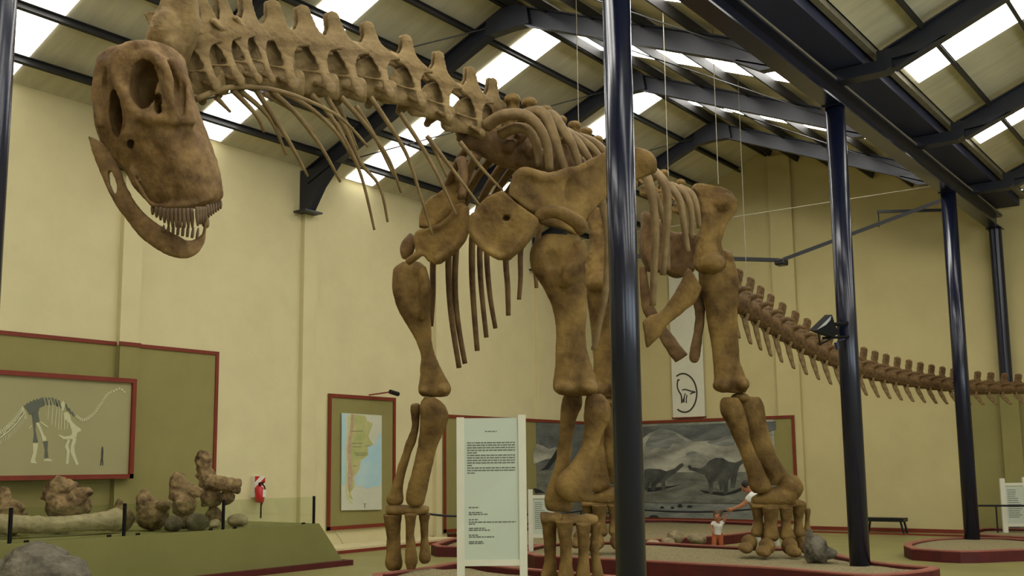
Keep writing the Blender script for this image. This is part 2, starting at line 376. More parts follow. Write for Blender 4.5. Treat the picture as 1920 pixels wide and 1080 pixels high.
COLLAB = ['round navy steel column beside the fossil plinth and the skull', 'round navy steel column in front of the skeleton ribcage', 'round navy steel column with a black floodlight, standing in the sand bed', 'round navy steel column in the small round red kerbed bed']
for cx, lab in zip(COLX, COLLAB):
    c = thing('steel_column', lab, 'column', (cx, YC, 0), 'columns carrying the long beam')
    b = BM(); bmesh.ops.create_cone(b, cap_ends=True, segments=40, radius1=0.145, radius2=0.145, depth=BB-0.02, matrix=Matrix.Translation((cx, YC, (BB-0.02)/2)))
    o = mesh_obj('shaft', b, 'navy', c, smooth=False)
    for p in o.data.polygons: p.use_smooth = len(p.vertices) == 4
    mesh_obj('cap_plate', box(BM(), (cx-0.17, YC-0.17, BB-0.02), (cx+0.17, YC+0.17, BB)), 'navy', c)
cx = XB-0.12
c = thing('steel_column', 'navy steel half column against the gable wall above the olive panel', 'column', (cx, YC, 3.3), 'columns carrying the long beam')
b = BM(); bmesh.ops.create_cone(b, cap_ends=True, segments=28, radius1=0.14, radius2=0.14, depth=BB-3.3-0.02, matrix=Matrix.Translation((cx-0.05, YC, (BB+3.3-0.02)/2))); mesh_obj('shaft', b, 'navy', c, smooth=False)
mesh_obj('cap_plate', box(BM(), (cx-0.22, YC-0.17, BB-0.02), (cx+0.12, YC+0.17, BB)), 'navy', c)
# roof bracing rods and hanging wires
def rod(name, label, cat, pts, r, m='wire', group=None, sub=1):
    b = BM(); tube(b, pts, r, 6, sub); return tag(mesh_obj(name, b, m), label, cat, group)
for i in (3, 4, 5):
    x0, x1 = FRAMES[i], FRAMES[i]+4.17
    nth = {3: 'over the neck', 4: 'over the ribcage', 5: 'next to the gable wall'}[i]
    rod('brace_rod', 'thin diagonal brace rod under the outer roof slope %s' % nth, 'brace', [(x0, YL-0.6, EAVE-0.1), (x1, LR+0.5, RIDGE-0.45)], 0.013, 'purlin', 'roof bracing')
    rod('brace_rod', 'thin diagonal brace rod crossing from ridge to column row %s' % nth, 'brace', [(x0, LR-0.4, RIDGE-0.45), (x1, LV+0.6, EAVE-0.12)], 0.011, 'purlin', 'roof bracing')
for (xt, yt, xb_, yb_, d, lab) in [(1090, 95, 1085, 240, 15.0, 'hanging wire above the dorsal vertebrae'), (1258, 150, 1253, 330, 15.6, 'hanging wire above the rear ribs'), (1348, 205, 1347, 345, 16.4, 'hanging wire above the hip bone'), (1392, 220, 1400, 530, 17.4, 'hanging wire above the tail root')]:
    top = P(xt, yt, d); bot = P(xb_, yb_, d); top = Vector((bot.x, bot.y, top.z))
    slope_z = EAVE+(RIDGE-EAVE)*(1-abs(bot.y-LR)/(YL-LR)) ; top.z = slope_z-0.02
    rod('hanging_wire', 'thin steel '+lab, 'wire', [bot, top], 0.006, 'wire', 'wires holding the skeleton')
p0 = Vector((22.94, 15.7, 7.55)); p1 = Vector((22.94, 5.5, 7.5))
rod('tie_wire', 'thin pale wire stretched level in front of the gable wall', 'wire', [p0, p1], 0.009, 'wire')
# square conduit boom in front of the gable
bm_ = thing('lighting_boom', 'black square tube boom with a lamp box before the gable wall', 'boom', P(1465, 492, 20.5))
mesh_obj('arm', beam(BM(), P(1130, 478, 20.6), P(1462, 488, 20.5), 0.07, 0.07), 'black', bm_)
mesh_obj('arm', beam(BM(), P(1465, 488, 20.5), P(1762, 377, 20.9), 0.07, 0.07), 'black', bm_)
mesh_obj('joint_box', box(BM(), P(1465, 492, 20.5)-Vector((0.12, 0.1, 0.06)), P(1465, 492, 20.5)+Vector((0.12, 0.1, 0.06)), 0.02), 'black', bm_)
cr = thing('crossbar', 'short dark crossbar hanging beside the round columns near gable', 'bar', P(1720, 396, 22.6))
mesh_obj('bar', beam(BM(), P(1645, 397, 23.1), P(1770, 394, 22.9), 0.06, 0.06), 'black', cr)
mesh_obj('hook', tube(BM(), [P(1647, 397, 23.1), P(1648, 426, 23.1)], 0.012, 6, 1), 'black', cr)
# skirting
b = BM(); box(b, (XA, YL-0.035, 0), (XB, YL-0.002, 0.10)); struct('baseboard_left', b, 'redtrim')
b = BM(); box(b, (XB-0.035, YR, 0), (XB-0.002, YL, 0.09)); struct('baseboard_back', b, 'redtrim')
b = BM(); box(b, (XB-1.1, YC-2, 0), (XB-1.04, 11.0, 0.035)); struct('trim_1', b, 'redtrim')
struct('trim_2', box(BM(), (13.4, 15.30, 0), (18.5, YL-0.002, 0.105)), 'wall')
struct('trim_3', box(BM(), (13.4, 15.24, 0), (18.5, 15.30, 0.06)), 'redtrim')
# ------------------------------------------------------------------ the mounted skeleton
SK = thing('dinosaur_skeleton', 'huge brown mounted long-necked dinosaur skeleton standing in the hall', 'skeleton', (14.0, 8.6, 0.0))
def L5(rows, d, ratio=0.85, **k):
    "sections given as (x left, x right, y) with a common or linear distance"
    n = len(rows); out = []
    for i, (a, c, y) in enumerate(rows):
        dd = d if not isinstance(d, tuple) else d[0]+(d[1]-d[0])*i/(n-1)
        out.append((a, y, c, y, dd, ratio))
    return out
# ---- skull
SD = 9.35
def skull():
    b = BM()
    prof = [(-1, -0.05), (-0.86, 0.42), (-0.35, 0.80), (0.25, 1.02), (0.52, 1.0), (0.82, 0.72), (1.0, 0.18), (0.95, -0.45), (0.5, -0.9), (-0.4, -0.95), (-0.9, -0.55)]
    prof = catmull(prof+[prof[0]], 3)[:-1]
    rows = [(205, 317, 96, .55), (190, 334, 104, .62), (181, 343, 128, .66), (177, 353, 168, .66), (177, 366, 208, .64), (183, 381, 246, .60), (208, 397, 288, .55), (236, 406, 318, .50), (251, 413, 348, .46), (273, 415, 370, .42), (287, 405, 384, .36), (297, 392, 390, .28)]
    R = []
    for xl, xr, y, t in catmull(rows, 3):
        a = P(xl, y+6, SD); c = P(xr, y-6, SD); m_ = (a+c)/2; h = (c-a)/2
        R.append([m_+h*u-FW*t*0.62*v for u, v in prof])
    rings(b, R)
    # brow, rims, bars and cheek bones
    def bar(pts, r): tube(b, [P(*p) for p in pts], r, 8, 3)
    D0 = SD-0.38
    bar([(196, 112, SD-.22), (186, 140, SD-.2), (182, 190, SD-.2), (190, 240, SD-.2)], [.05, .055, .05, .05])
    bar([(262, 100, D0+.02), (290, 104, D0), (309, 127, D0-.05), (319, 165, D0-.06), (325, 200, D0-.05), (326, 226, D0)], [.045, .05, .05, .045, .045, .06])
    bar([(286, 140, D0+.05), (298, 175, D0+.0), (309, 200, D0-.02), (318, 216, D0)], [.04, .045, .045, .05])
    bar([(212, 112, D0+.1), (222, 150, D0+.05), (240, 185, D0+.0), (252, 212, D0-.0), (290, 224, D0-.02), (322, 222, D0-.02)], [.05, .055, .06, .06, .05, .05])
    bar([(252, 210, D0), (244, 240, D0+.02), (232, 262, D0+.08)], [.055, .05, .05])
    bar([(318, 110, SD-.3), (340, 145, SD-.26), (350, 190, SD-.25), (354, 235, SD-.28)], [.05, .05, .05, .06])
    bar([(240, 312, SD-.22), (262, 350, SD-.22), (288, 384, SD-.20), (350, 385, SD-.24), (400, 370, SD-.15)], [.02, .022, .025, .028, .022])
    pball(b, 328, 226, D0+.02, 14, 12, .08); pball(b, 345, 300, D0+.16, 34, 70, .10)
    cut = BM()
    pball(cut, 274, 160, D0+.06, 27, 48, .28, 18); pball(cut, 300, 196, D0+.02, 9, 22, .16, 14); pball(cut, 222, 212, D0+.15, 15, 46, .20, 18); pball(cut, 194, 158, SD-.30, 7, 34, .10, 14)
    pball(cut, 337, 178, SD-.36, 8, 42, .13, 14); pball(cut, 248, 268, D0+.14, 9, 12, .08, 12)
    return b, cut
b, cut = skull()
so = bone('skull', b, SK, 'skullbone', 0.016, 3, 0.025, 0.10, cut)
def jaw():
    b = BM(); d = SD-.12
    secs = [(162, 254, 168, 252), (170, 276, 196, 270), (177, 298, 211, 288), (188, 324, 226, 318), (202, 358, 238, 349), (217, 386, 250, 371), (240, 417, 270, 398), (262, 444, 297, 420), (297, 470, 324, 436), (333, 485, 344, 447), (362, 482, 357, 450), (381, 462, 368, 446), (388, 436, 377, 437), (389, 420, 380, 420)]
    loft(b, [(*s, d+(.0 if i < 8 else .05*(i-8)), .42 if i < 8 else .55) for i, s in enumerate(secs)], 14, 3, ex=2.6)
    tube(b, [P(386, 424, d+.28), P(378, 395, d+.45), P(345, 330, d+.62), P(300, 262, d+.72)], [.035, .05, .07, .06], 8, 4)
    cut = BM()
    tube(cut, [P(207, 322, d), P(213, 345, d), (P(218, 364, d))], [.022, .035, .016], 8, 3)
    for v in cut.verts:
        k = (v.co-P(213, 345, d)).dot(FW); v.co += FW*k*14
    return b, cut
b, cut = jaw()
jo = bone('lower_jaw', b, SK, 'skullbone', 0.012, 4, 0.015, 0.08, cut)
def tooth(par, x, y, x2, y2, d, r):
    b = BM(); tube(b, [P(x, y, d), P((x+x2)/2, (y+y2)/2, d-.008), P(x2, y2, d)], [r, r*1.15, r*0.5], 6, 2); mesh_obj('tooth', b, 'tooth', par, smooth=True)
for i in range(11):                      # upper row
    t = i/10; x = 287+t*72; dd = SD-.16-.22*math.sin(t*2.2); ln = 16+22*min(1, t*2.2)
    tooth(so, x, 385+6*min(1, 3*t), x-1+t*3, 387+ln+3*t, dd, .0165)
for i in range(4): tooth(so, 369+i*5.2, 388, 371+i*4.6, 424-i*3, SD-.38+.05*i, .016)
for i in range(6): tooth(so, 389+i*4.8, 384-i*1.5, 392+i*4.4, 408-i*3.2, SD-.20+.07*i, .015)
for i in range(9):                      # lower row
    t = i/8; x = 297+t*72; tooth(jo, x, 434+14*t, x+1+t*2, 424-t*2-5*math.sin(3*t)+6*(t > .8), SD-.13-.10*math.sin(t*2.6), .012)
# ---- neck: one carefully shaped vertebra, then copies
def cervical(u):
    b = BM()
    lam = [(-9, 128), (-2, 132), (6, 128), (10, 108), (15, 86), (25, 70), (36, 58), (35, 52), (24, 50), (18, 40), (14, 25), (12, 8), (12, -12), (9, -27), (1, -28), (0, -10), (1, 14), (-1, 32), (-7, 52), (-20, 70), (-33, 78), (-34, 86), (-24, 85), (-16, 84), (-11, 100)]
    def W(t): return 44-37*min(1, max(0, (t+25)/125))**0.75
    for s in (-1, 1):
        vs = [Vector((x, s*W(y), y)) for x, y in lam]; n = len(vs); th = 5.5
        A = [b.verts.new((v.x, v.y-th/2, v.z)) for v in vs]; B = [b.verts.new((v.x, v.y+th/2, v.z)) for v in vs]
        b.faces.new(A); b.faces.new(B[::-1])
        for i in range(n): b.faces.new((A[i], A[i-1], B[i-1], B[i]))
        for p, q, r in (((-38, s*20, 80), (-10, s*10, 60), 4.5), ((40, s*18, 55), (8, s*10, 62), 4.5), ((6, s*43, -22), (0, s*12, -6), 5), ((10, s*43, -24), (20, s*14, -6), 5), ((-26, s*8, 16), (6, s*34, 4), 2.6)):
            tube(b, [Vector(p), Vector(q)], [r, r], 7, 1)
        ball(b, (7, s*44, -26), (7, 6, 9), 10)
    # centrum: ball in front, cup behind, waisted between
    R = []
    for x, ry, rz in ((-52, 5, 6), (-49, 13, 14), (-42, 19, 20), (-32, 17, 18), (-15, 14, 15), (5, 15, 17), (22, 20, 22), (31, 22, 24), (33, 20, 22)):
        R.append([Vector((x, ry*.62*math.cos(a), -8+rz*math.sin(a))) for a in (2*math.pi*k/16 for k in range(16))])
    rings(b, R)
    R = []                                  # neural arch block
    for x, ry, z0, z1 in ((-30, 5, 0, 34), (-20, 6, 0, 52), (0, 5, 0, 66), (14, 5, 0, 58), (24, 5, 0, 44)):
        R.append([Vector((x, ry*math.cos(a), (z0+z1)/2+(z1-z0)/2*math.sin(a))) for a in (2*math.pi*k/12 for k in range(12))])
    rings(b, R)
    for v in b.verts: v.co *= u
    return organic(b, 2.3*u, 2, 4.0*u, 22*u)
U0 = 1/135.0
cerv = cervical(U0)                       # unit: from strut foot to spine tip = about 1
cerv.polygons.foreach_set('use_smooth', [True]*len(cerv.polygons)); cerv.materials.append(MATS['bonelight'])
# (spine tip, strut foot) in the picture and distance, from the shoulder forward
NV = [((928, 166), (915, 264), 13.95), ((882, 137), (880, 250), 13.5), ((822, 98), (817, 222), 12.9), ((758, 60), (764, 196), 12.35), ((686, 34), (704, 180), 11.85), ((622, 15), (642, 178), 11.4), ((560, 2), (587, 172), 10.95), ((506, -8), (518, 163), 10.55), ((458, -16), (467, 148), 10.25), ((425, -18), (441, 150), 10.05), ((395, -14), (417, 157), 9.9), ((352, -6), (378, 168), 9.75)]
foot = [P(*f, d) for t, f, d in NV]; tip = [P(*t, d) for t, f, d in NV]
for i, (t, f, d) in enumerate(NV):
    j0, j1 = max(i-1, 0), min(i+1, len(NV)-1)
    ax = (foot[j0]-foot[j1]).normalized()                # towards the tail
    upv = tip[i]-foot[i]; h = upv.length
    ax = (ax + RT*(0.35*(i-7)/4 if i >= 8 else 0.55)).normalized()
    upv = (upv-ax*upv.dot(ax)*0.55).normalized(); wv = upv.cross(ax).normalized(); ax2 = wv.cross(upv).normalized()
    ax2 = (ax2*0.5+ax*0.5).normalized(); wv = upv.cross(ax2).normalized()
    o = bpy.data.objects.new('cervical_vertebra', cerv); COL.objects.link(o); o.parent = SK
    s = h/(155*U0)
    toward = -1 if wv.dot(FW) > 0 else 1
    M = Matrix((ax2, wv, upv)).transposed().to_4x4()
    s *= (1.22, 1.14, 1.05)[i] if i < 3 else 1
    sx = s*(1.46 if i < 8 else 1.2)
    org = foot[i]+upv*(27*U0*s)-ax2*(7*U0*s) + FW*(38*U0*s)
    o.matrix_local = Matrix.Translation(org-Vector(SK.location)) @ M @ Matrix.Diagonal((sx, s, s, 1))
# first two neck bones behind the skull
b = BM()
plate(b, [(270, 96), (282, 58), (300, 20), (318, -30), (372, -40), (372, 60), (352, 110), (336, 130), (300, 112)], lambda x, y: 9.72, 0.16)
pball(b, 315, 60, 9.72, 32, 46, .20); pball(b, 330, 95, 9.75, 26, 40, .22)
bone('axis_vertebra', b, SK, 'bonelight', 0.018, 5, 0.03, 0.12)
b = BM(); plate(b, [(270, 26), (292, 22), (310, 10), (296, 55), (283, 50)], lambda x, y: 9.95, 0.10); bone('atlas_vertebra', b, SK, 'bonelight', 0.012, 3, 0.02, 0.1)
# neck ribs: long thin rods trailing back
NR = [([(367, 186), (420, 166), (470, 163), (525, 171), (580, 190), (640, 222), (690, 275)], 9.7, 10.9), ([(435, 168), (480, 215), (495, 247)], 10.0, 10.4), ([(450, 170), (505, 220), (537, 290)], 10.1, 10.6), ([(480, 168), (540, 262), (577, 330)], 10.2, 10.8), ([(495, 176), (550, 208), (590, 250)], 10.4, 10.9), ([(510, 172), (555, 213), (605, 280), (638, 341)], 10.4, 11.1), ([(405, 182), (432, 210)], 9.95, 10.1), ([(530, 174), (585, 205), (632, 250), (663, 300)], 10.7, 11.3), ([(585, 178), (620, 218), (660, 288), (682, 345), (702, 431)], 10.9, 11.6), ([(612, 182), (650, 245), (676, 305), (712, 350), (727, 416)], 11.1, 11.8), ([(640, 182), (690, 240), (730, 300), (752, 361)], 11.3, 12.0), ([(695, 182), (740, 250), (767, 300), (790, 372), (811, 441)], 11.7, 12.3), ([(668, 200), (700, 250), (738, 330)], 11.5, 12.0), ([(750, 212), (800, 290), (834, 356), (855, 402)], 12.2, 12.5), ([(800, 255), (850, 320), (900, 386)], 12.5, 12.6), ([(862, 266), (900, 312), (943, 358)], 12.7, 12.75), ([(805, 258), (822, 296), (838, 332)], 12.9, 13.1), ([(635, 200), (654, 240), (671, 281)], 11.6, 11.8)]
for pts, d0, d1 in NR:
    n = len(pts); b = BM(); tube(b, [P(x, y, d0+(d1-d0)*i/(n-1)) for i, (x, y) in enumerate(pts)], [0.030-0.016*i/(n-1) for i in range(n)], 7, 4)
    mesh_obj('cervical_rib', b, 'ribbone', SK, smooth=True)
# ---- back: vertebrae from shoulder to hip
def dorsal():
    b = BM()
    R = []
    for x, r in ((-16, 13), (-14, 19), (-6, 17), (4, 16), (12, 20), (15, 19)): R.append([Vector((x, r*math.cos(a), r*1.05*math.sin(a))) for a in (2*math.pi*k/14 for k in range(14))])
    rings(b, R)
    for s in (-1, 1):
        tube(b, [(0, s*6, 18), (-1, s*22, 38), (0, s*36, 44)], [8, 7, 8], 8, 3); ball(b, (0, s*38, 45), (8, 8, 8), 10)
        tube(b, [(-12, s*8, 30), (12, s*9, 34)], 5, 7, 1)
    prism(b, [(-10, -9, 10), (10, -9, 10), (12, -9, 70), (8, -9, 96), (-9, -9, 94), (-8, -9, 60)], (0, 18, 0))
    ball(b, (-1, 0, 96), (15, 18, 14), 12)
    tube(b, [(0, 0, 90), (-2, 20, 46)], [4, 4], 7, 1); tube(b, [(0, 0, 90), (-2, -20, 46)], [4, 4], 7, 1)
    for v in b.verts: v.co /= 100
    return organic(b, 0.026, 3, 0.04, 0.2)
dors = dorsal(); dors.polygons.foreach_set('use_smooth', [True]*len(dors.polygons)); dors.materials.append(MATS['bone'])
# centre of the centrum, spine tip, distance
DV = [((957, 264), (966, 182), 14.1), ((988, 268), (993, 188), 14.25), ((1018, 276), (1020, 202), 14.4), ((1046, 286), (1048, 220), 14.6), ((1072, 296), (1074, 230), 14.8), ((1097, 306), (1096, 242), 15.0), ((1120, 316), (1118, 257), 15.2), ((1150, 330), (1147, 274), 15.4), ((1182, 345), (1178, 288), 15.6), ((1212, 360), (1210, 304), 15.8), ((1242, 376), (1240, 320), 16.0), ((1272, 392), (1272, 338), 16.2), ((1302, 410), (1302, 354), 16.4), ((1328, 430), (1328, 372), 16.6), ((1350, 455), (1352, 395), 16.8)]
DV = [(c, t, d+max(0, i-5)*0.085) for i, (c, t, d) in enumerate(DV)]
DV = DV[:12]
dc = [P(*c, d) for c, t, d in DV]; dt = [P(*t, d) for c, t, d in DV]
for i in range(len(DV)):
    ax = (dc[min(i+1, len(DV)-1)]-dc[max(i-1, 0)]).normalized(); upv = dt[i]-dc[i]; h = upv.length
    upv = (upv-ax*upv.dot(ax)*0.7).normalized(); wv = upv.cross(ax).normalized(); ax2 = wv.cross(upv)
    o = bpy.data.objects.new('dorsal_vertebra', dors); COL.objects.link(o); o.parent = SK
    s = h/1.02; sy = s*(1.25 if i < 6 else 1.0)
    o.matrix_local = Matrix.Translation(dc[i]-Vector(SK.location)) @ Matrix((ax2, wv, upv)).transposed().to_4x4() @ Matrix.Diagonal((s*1.25, sy, s, 1))
# ---- ribs
def rib(pts, r=0.05, m='ribbone'):
    b = BM(); n = len(pts); tube(b, [P(*p) for p in pts], [r*(1.15-0.45*i/(n-1)) for i in range(n)], 9, 4); mesh_obj('rib', b, m, SK, smooth=True)
for pts, r in [([(912, 236, 13.6), (945, 216, 13.4), (985, 217, 13.25), (1010, 238, 13.2), (1025, 270, 13.2), (1031, 320, 13.3)], .075),
               ([(940, 250, 13.7), (968, 240, 13.5), (992, 246, 13.45), (1006, 272, 13.4), (1012, 312, 13.4)], .07),
               ([(985, 214, 13.9), (1010, 209, 13.7), (1026, 222, 13.6), (1040, 258, 13.5), (1050, 290, 13.5), (1062, 322, 13.5)], .07),
               ([(1015, 222, 14.1), (1035, 216, 13.9), (1053, 240, 13.7), (1068, 262, 13.6), (1078, 285, 13.6), (1086, 312, 13.6)], .068),
               ([(1040, 236, 14.3), (1065, 250, 14.1), (1085, 268, 14.0), (1100, 290, 13.9), (1112, 310, 13.9)], .06),
               ([(1062, 246, 14.5), (1090, 262, 14.3), (1112, 278, 14.2), (1130, 300, 14.1)], .055),
               ([(1085, 256, 14.8), (1110, 264, 14.6), (1132, 280, 14.4), (1150, 310, 14.3)], .055),
               ([(1096, 300, 14.4), (1120, 340, 13.9), (1131, 390, 13.75), (1140, 450, 13.7), (1136, 540, 13.7), (1124, 605, 13.75), (1113, 656, 13.8)], .055),
               ([(1190, 310, 15.2), (1208, 322, 14.9), (1219, 350, 14.75), (1226, 395, 14.7), (1229, 440, 14.7), (1226, 513, 14.7), (1224, 573, 14.75)], .066),
               ([(1215, 315, 15.5), (1236, 330, 15.2), (1249, 352, 15.05), (1252, 400, 15.0), (1248, 460, 15.0), (1243, 516, 15.0)], .066),
               ([(1225, 360, 15.4), (1238, 390, 15.4), (1250, 440, 15.4), (1252, 506, 15.4)], .05),
               ([(1240, 340, 15.7), (1260, 354, 15.5), (1276, 380, 15.35), (1283, 428, 15.3), (1290, 472, 15.3)], .058),
               ([(1258, 348, 15.8), (1279, 358, 15.6), (1293, 382, 15.5), (1297, 412, 15.5), (1296, 446, 15.5)], .055),
               ([(1275, 352, 16.0), (1295, 362, 15.8), (1306, 386, 15.7), (1311, 428, 15.7)], .052)]: rib(pts, r)
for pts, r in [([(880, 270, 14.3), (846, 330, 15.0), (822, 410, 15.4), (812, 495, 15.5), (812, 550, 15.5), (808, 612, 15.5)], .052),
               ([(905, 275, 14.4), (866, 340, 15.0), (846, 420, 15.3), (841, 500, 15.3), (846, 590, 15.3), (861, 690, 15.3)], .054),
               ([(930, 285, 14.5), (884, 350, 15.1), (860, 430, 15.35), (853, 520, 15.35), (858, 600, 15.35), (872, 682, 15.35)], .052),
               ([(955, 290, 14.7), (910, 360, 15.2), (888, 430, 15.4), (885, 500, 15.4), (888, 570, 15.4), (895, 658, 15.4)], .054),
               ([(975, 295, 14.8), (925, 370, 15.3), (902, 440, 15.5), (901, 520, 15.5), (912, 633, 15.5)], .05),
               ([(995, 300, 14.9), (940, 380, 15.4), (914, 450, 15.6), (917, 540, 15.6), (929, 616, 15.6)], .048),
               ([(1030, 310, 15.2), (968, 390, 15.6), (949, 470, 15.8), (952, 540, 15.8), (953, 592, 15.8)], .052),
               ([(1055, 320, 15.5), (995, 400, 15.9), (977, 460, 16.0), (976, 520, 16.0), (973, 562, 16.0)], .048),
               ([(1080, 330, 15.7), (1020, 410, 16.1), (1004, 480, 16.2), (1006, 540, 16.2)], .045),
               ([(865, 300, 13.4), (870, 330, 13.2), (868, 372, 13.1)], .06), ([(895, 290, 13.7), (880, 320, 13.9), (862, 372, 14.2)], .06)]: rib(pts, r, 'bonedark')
# chest mass under the first back vertebrae
b = BM()
loft(b, [(846, 226, 858, 262, 13.75), (872, 240, 888, 286, 13.95), (905, 236, 925, 306, 14.0), (945, 240, 955, 318, 14.0), (985, 250, 990, 322, 14.1), (1030, 262, 1030, 330, 14.3), (1080, 282, 1075, 340, 14.6)], ratio=0.8)
for x, y in ((975, 256), (995, 282), (955, 276), (1015, 290)): pball(b, x, y, 13.75, 12, 14, .12)
cut = BM()
for x, y, r in ((984, 268, 9), (1003, 286, 9), (966, 258, 7), (1030, 300, 8)): pball(cut, x, y, 13.62, r, r*1.1, .16, 12)
bone('neck_base_vertebra', b, SK, 'bonedark', 0.024, 4, 0.06, 0.16, cut)
# ---- shoulder girdle, near side
dn = lambda x, y: 12.75+0.0042*(x-960)
b = BM()
plate(b, [(951, 367), (957, 342), (964, 324), (976, 314), (994, 314), (1012, 322), (1030, 326), (1053, 319), (1081, 311), (1109, 298), (1140, 283), (1172, 274), (1205, 282), (1224, 303), (1231, 322), (1212, 331), (1180, 342), (1150, 360), (1122, 386), (1100, 408), (1094, 440), (1083, 444), (1060, 432), (1030, 424), (1008, 420), (1004, 404), (985, 392), (968, 379)], dn, 0.20)
tube(b, [P(1006, 408, 12.72), P(1038, 396, 12.66), P(1066, 405, 12.64), P(1086, 421, 12.66), P(1091, 438, 12.7)], [.07, .085, .09, .09, .07], 10, 4)
tube(b, [P(968, 336, 12.74), P(985, 322, 12.74), P(1020, 334, 12.9), P(1060, 328, 13.1), P(1110, 308, 13.3)], [.07, .07, .06, .06, .06], 8, 3)
pball(b, 1205, 305, 13.75, 26, 26, .16)
cut = BM(); pball(cut, 1040, 424, 12.58, 26, 15, .14, 14); pball(cut, 1012, 370, 12.72, 34, 24, .10, 14); pball(cut, 1090, 360, 13.12, 40, 30, .08, 14)
bone('scapula', b, SK, 'bone', 0.02, 8, 0.05, 0.25, cut)
b = BM()
plate(b, [(942, 358), (914, 369), (895, 389), (884, 412), (878, 433), (884, 450), (900, 463), (920, 475), (948, 490), (958, 484), (968, 471), (984, 458), (998, 436), (1011, 424), (1010, 410), (1000, 402), (984, 393), (966, 379), (952, 366)], lambda x, y: 12.72+0.0010*(960-x), 0.17)
tube(b, [P(1004, 414, 12.66), P(985, 446, 12.62), P(964, 470, 12.62), P(948, 484, 12.66)], [.08, .075, .07, .06], 8, 3)
tube(b, [P(890, 400, 12.72), P(884, 434, 12.70), P(910, 466, 12.68), P(940, 484, 12.66)], .05, 8, 3)
cut = BM(); pball(cut, 950, 408, 12.6, 8, 5, .25, 12); pball(cut, 938, 432, 12.58, 34, 24, .07, 14)
bone('coracoid', b, SK, 'bone', 0.018, 7, 0.04, 0.2, cut)
# far side
b = BM(); plate(b, [(850, 322), (864, 330), (872, 352), (872, 384), (860, 392), (838, 412), (812, 428), (786, 428), (786, 404), (792, 388), (806, 372), (826, 360), (840, 346), (843, 330)], lambda x, y: 15.15, 0.18)
bone('scapula', b, SK, 'bone', 0.022, 8, 0.04, 0.2)
b = BM(); plate(b, [(856, 383), (870, 380), (880, 392), (881, 415), (877, 436), (860, 466), (838, 485), (817, 496), (803, 490), (793, 478), (779, 472), (777, 448), (779, 434), (800, 430), (824, 420), (846, 402)], lambda x, y: 15.0, 0.16)
tube(b, [P(872, 388, 14.95), P(872, 432, 14.93), P(852, 466, 14.93), P(818, 488, 14.95)], .07, 8, 3)
tube(b, [P(784, 436, 14.95), P(826, 424, 14.93), P(856, 396, 14.93)], .045, 8, 3)
tube(b, [P(790, 472, 14.95), P(775, 484, 14.95), P(764, 492, 15.0)], .06, 8, 3)
bone('coracoid', b, SK, 'bone', 0.02, 5, 0.04, 0.2)
b = BM(); loft(b, [(768, 436, 782, 444, 15.2), (756, 450, 780, 462, 15.2), (749, 468, 772, 480, 15.2), (753, 486, 766, 488, 15.2)], ratio=0.8); bone('shoulder_joint', b, SK, 'bonedark', 0.02, 5, 0.03, 0.15)
# ---- front legs
def limb(name, rows, d, ratio, m='bone', extra=None, cut=None, disp=0.03, ex=2.4, sub=4):
    b = BM(); loft(b, L5(rows, d, ratio), 20, sub, ex=ex)
    if extra: extra(b)
    c = None
    if cut: c = BM(); cut(c)
    return bone(name, b, SK, m, 0.02, 7, disp, 0.2, c)
ND, FD = 12.8, 15.2
def ex_nh(b):
    tube(b, [P(1086, 452, ND-.12), P(1088, 480, ND-.16), P(1070, 512, ND-.20), P(1056, 540, ND-.16)], [.08, .10, .10, .06], 8, 3)
    pball(b, 1060, 728, ND-.06, 22, 14, .22); pball(b, 1103, 726, ND-.06, 20, 14, .22)
limb('humerus', [(1022, 1086, 440), (1002, 1091, 455), (992, 1094, 475), (995, 1098, 505), (1018, 1100, 540), (1036, 1101, 580), (1042, 1099, 620), (1041, 1102, 660), (1040, 1112, 690), (1037, 1121, 715), (1037, 1124, 731), (1050, 1117, 742)], ND, 0.5, extra=ex_nh, cut=lambda c: pball(c, 1036, 484, ND-.32, 34, 34, .20, 16))
def ex_fh(b):
    tube(b, [P(790, 500, FD-.14), P(798, 545, FD-.18), P(790, 600, FD-.12)], [.07, .09, .05], 8, 3)
    pball(b, 797, 732, FD, 13, 12, .18); pball(b, 832, 730, FD, 14, 13, .18)
limb('humerus', [(757, 785, 490), (738, 800, 504), (735, 806, 540), (742, 807, 570), (757, 808, 600), (775, 810, 630), (787, 815, 660), (788, 827, 690), (786, 840, 713), (785, 846, 732), (797, 839, 744)], FD, 0.5, extra=ex_fh, cut=lambda c: pball(c, 762, 545, FD-.30, 14, 44, .16, 16))
# near forearm
limb('radius', [(1064, 1086, 728), (1056, 1092, 742), (1052, 1091, 762), (1050, 1080, 790), (1047, 1074, 825), (1041, 1070, 865), (1033, 1068, 895), (1022, 1072, 925), (1020, 1075, 946), (1026, 1072, 958)], ND+.16, 0.7)
limb('ulna', [(1101, 1130, 738), (1096, 1142, 755), (1095, 1147, 772), (1096, 1142, 793), (1093, 1129, 815), (1086, 1121, 843), (1071, 1115, 868), (1051, 1111, 888), (1039, 1110, 908), (1042, 1110, 926), (1062, 1110, 940)], ND-.10, 0.62)
def carp(rows, d): 
    b = BM()
    for x0, y0, x1, y1 in rows: loft(b, [(x0, y0, x0+2, y1, d), ((x0*3+x1)/4, y0-1, (x0*3+x1)/4, y1+1, d), ((x0+x1)/2, y0+1, (x0+x1)/2, y1, d), ((x0+x1*3)/4, y0, (x0+x1*3)/4, y1+1, d), (x1, y0+3, x1-1, y1-2, d)], ratio=2.0)
    bone('carpal', b, SK, 'bone', 0.014, 4, 0.02, 0.1)
carp([(1013, 961, 1054, 981)], ND); carp([(1052, 964, 1121, 984)], ND)
def post(name, rows, d, ratio=0.9, m='bone'): b = BM(); loft(b, L5(rows, d, ratio), 14, 4); return bone(name, b, SK, m, 0.014, 5, 0.02, 0.12)
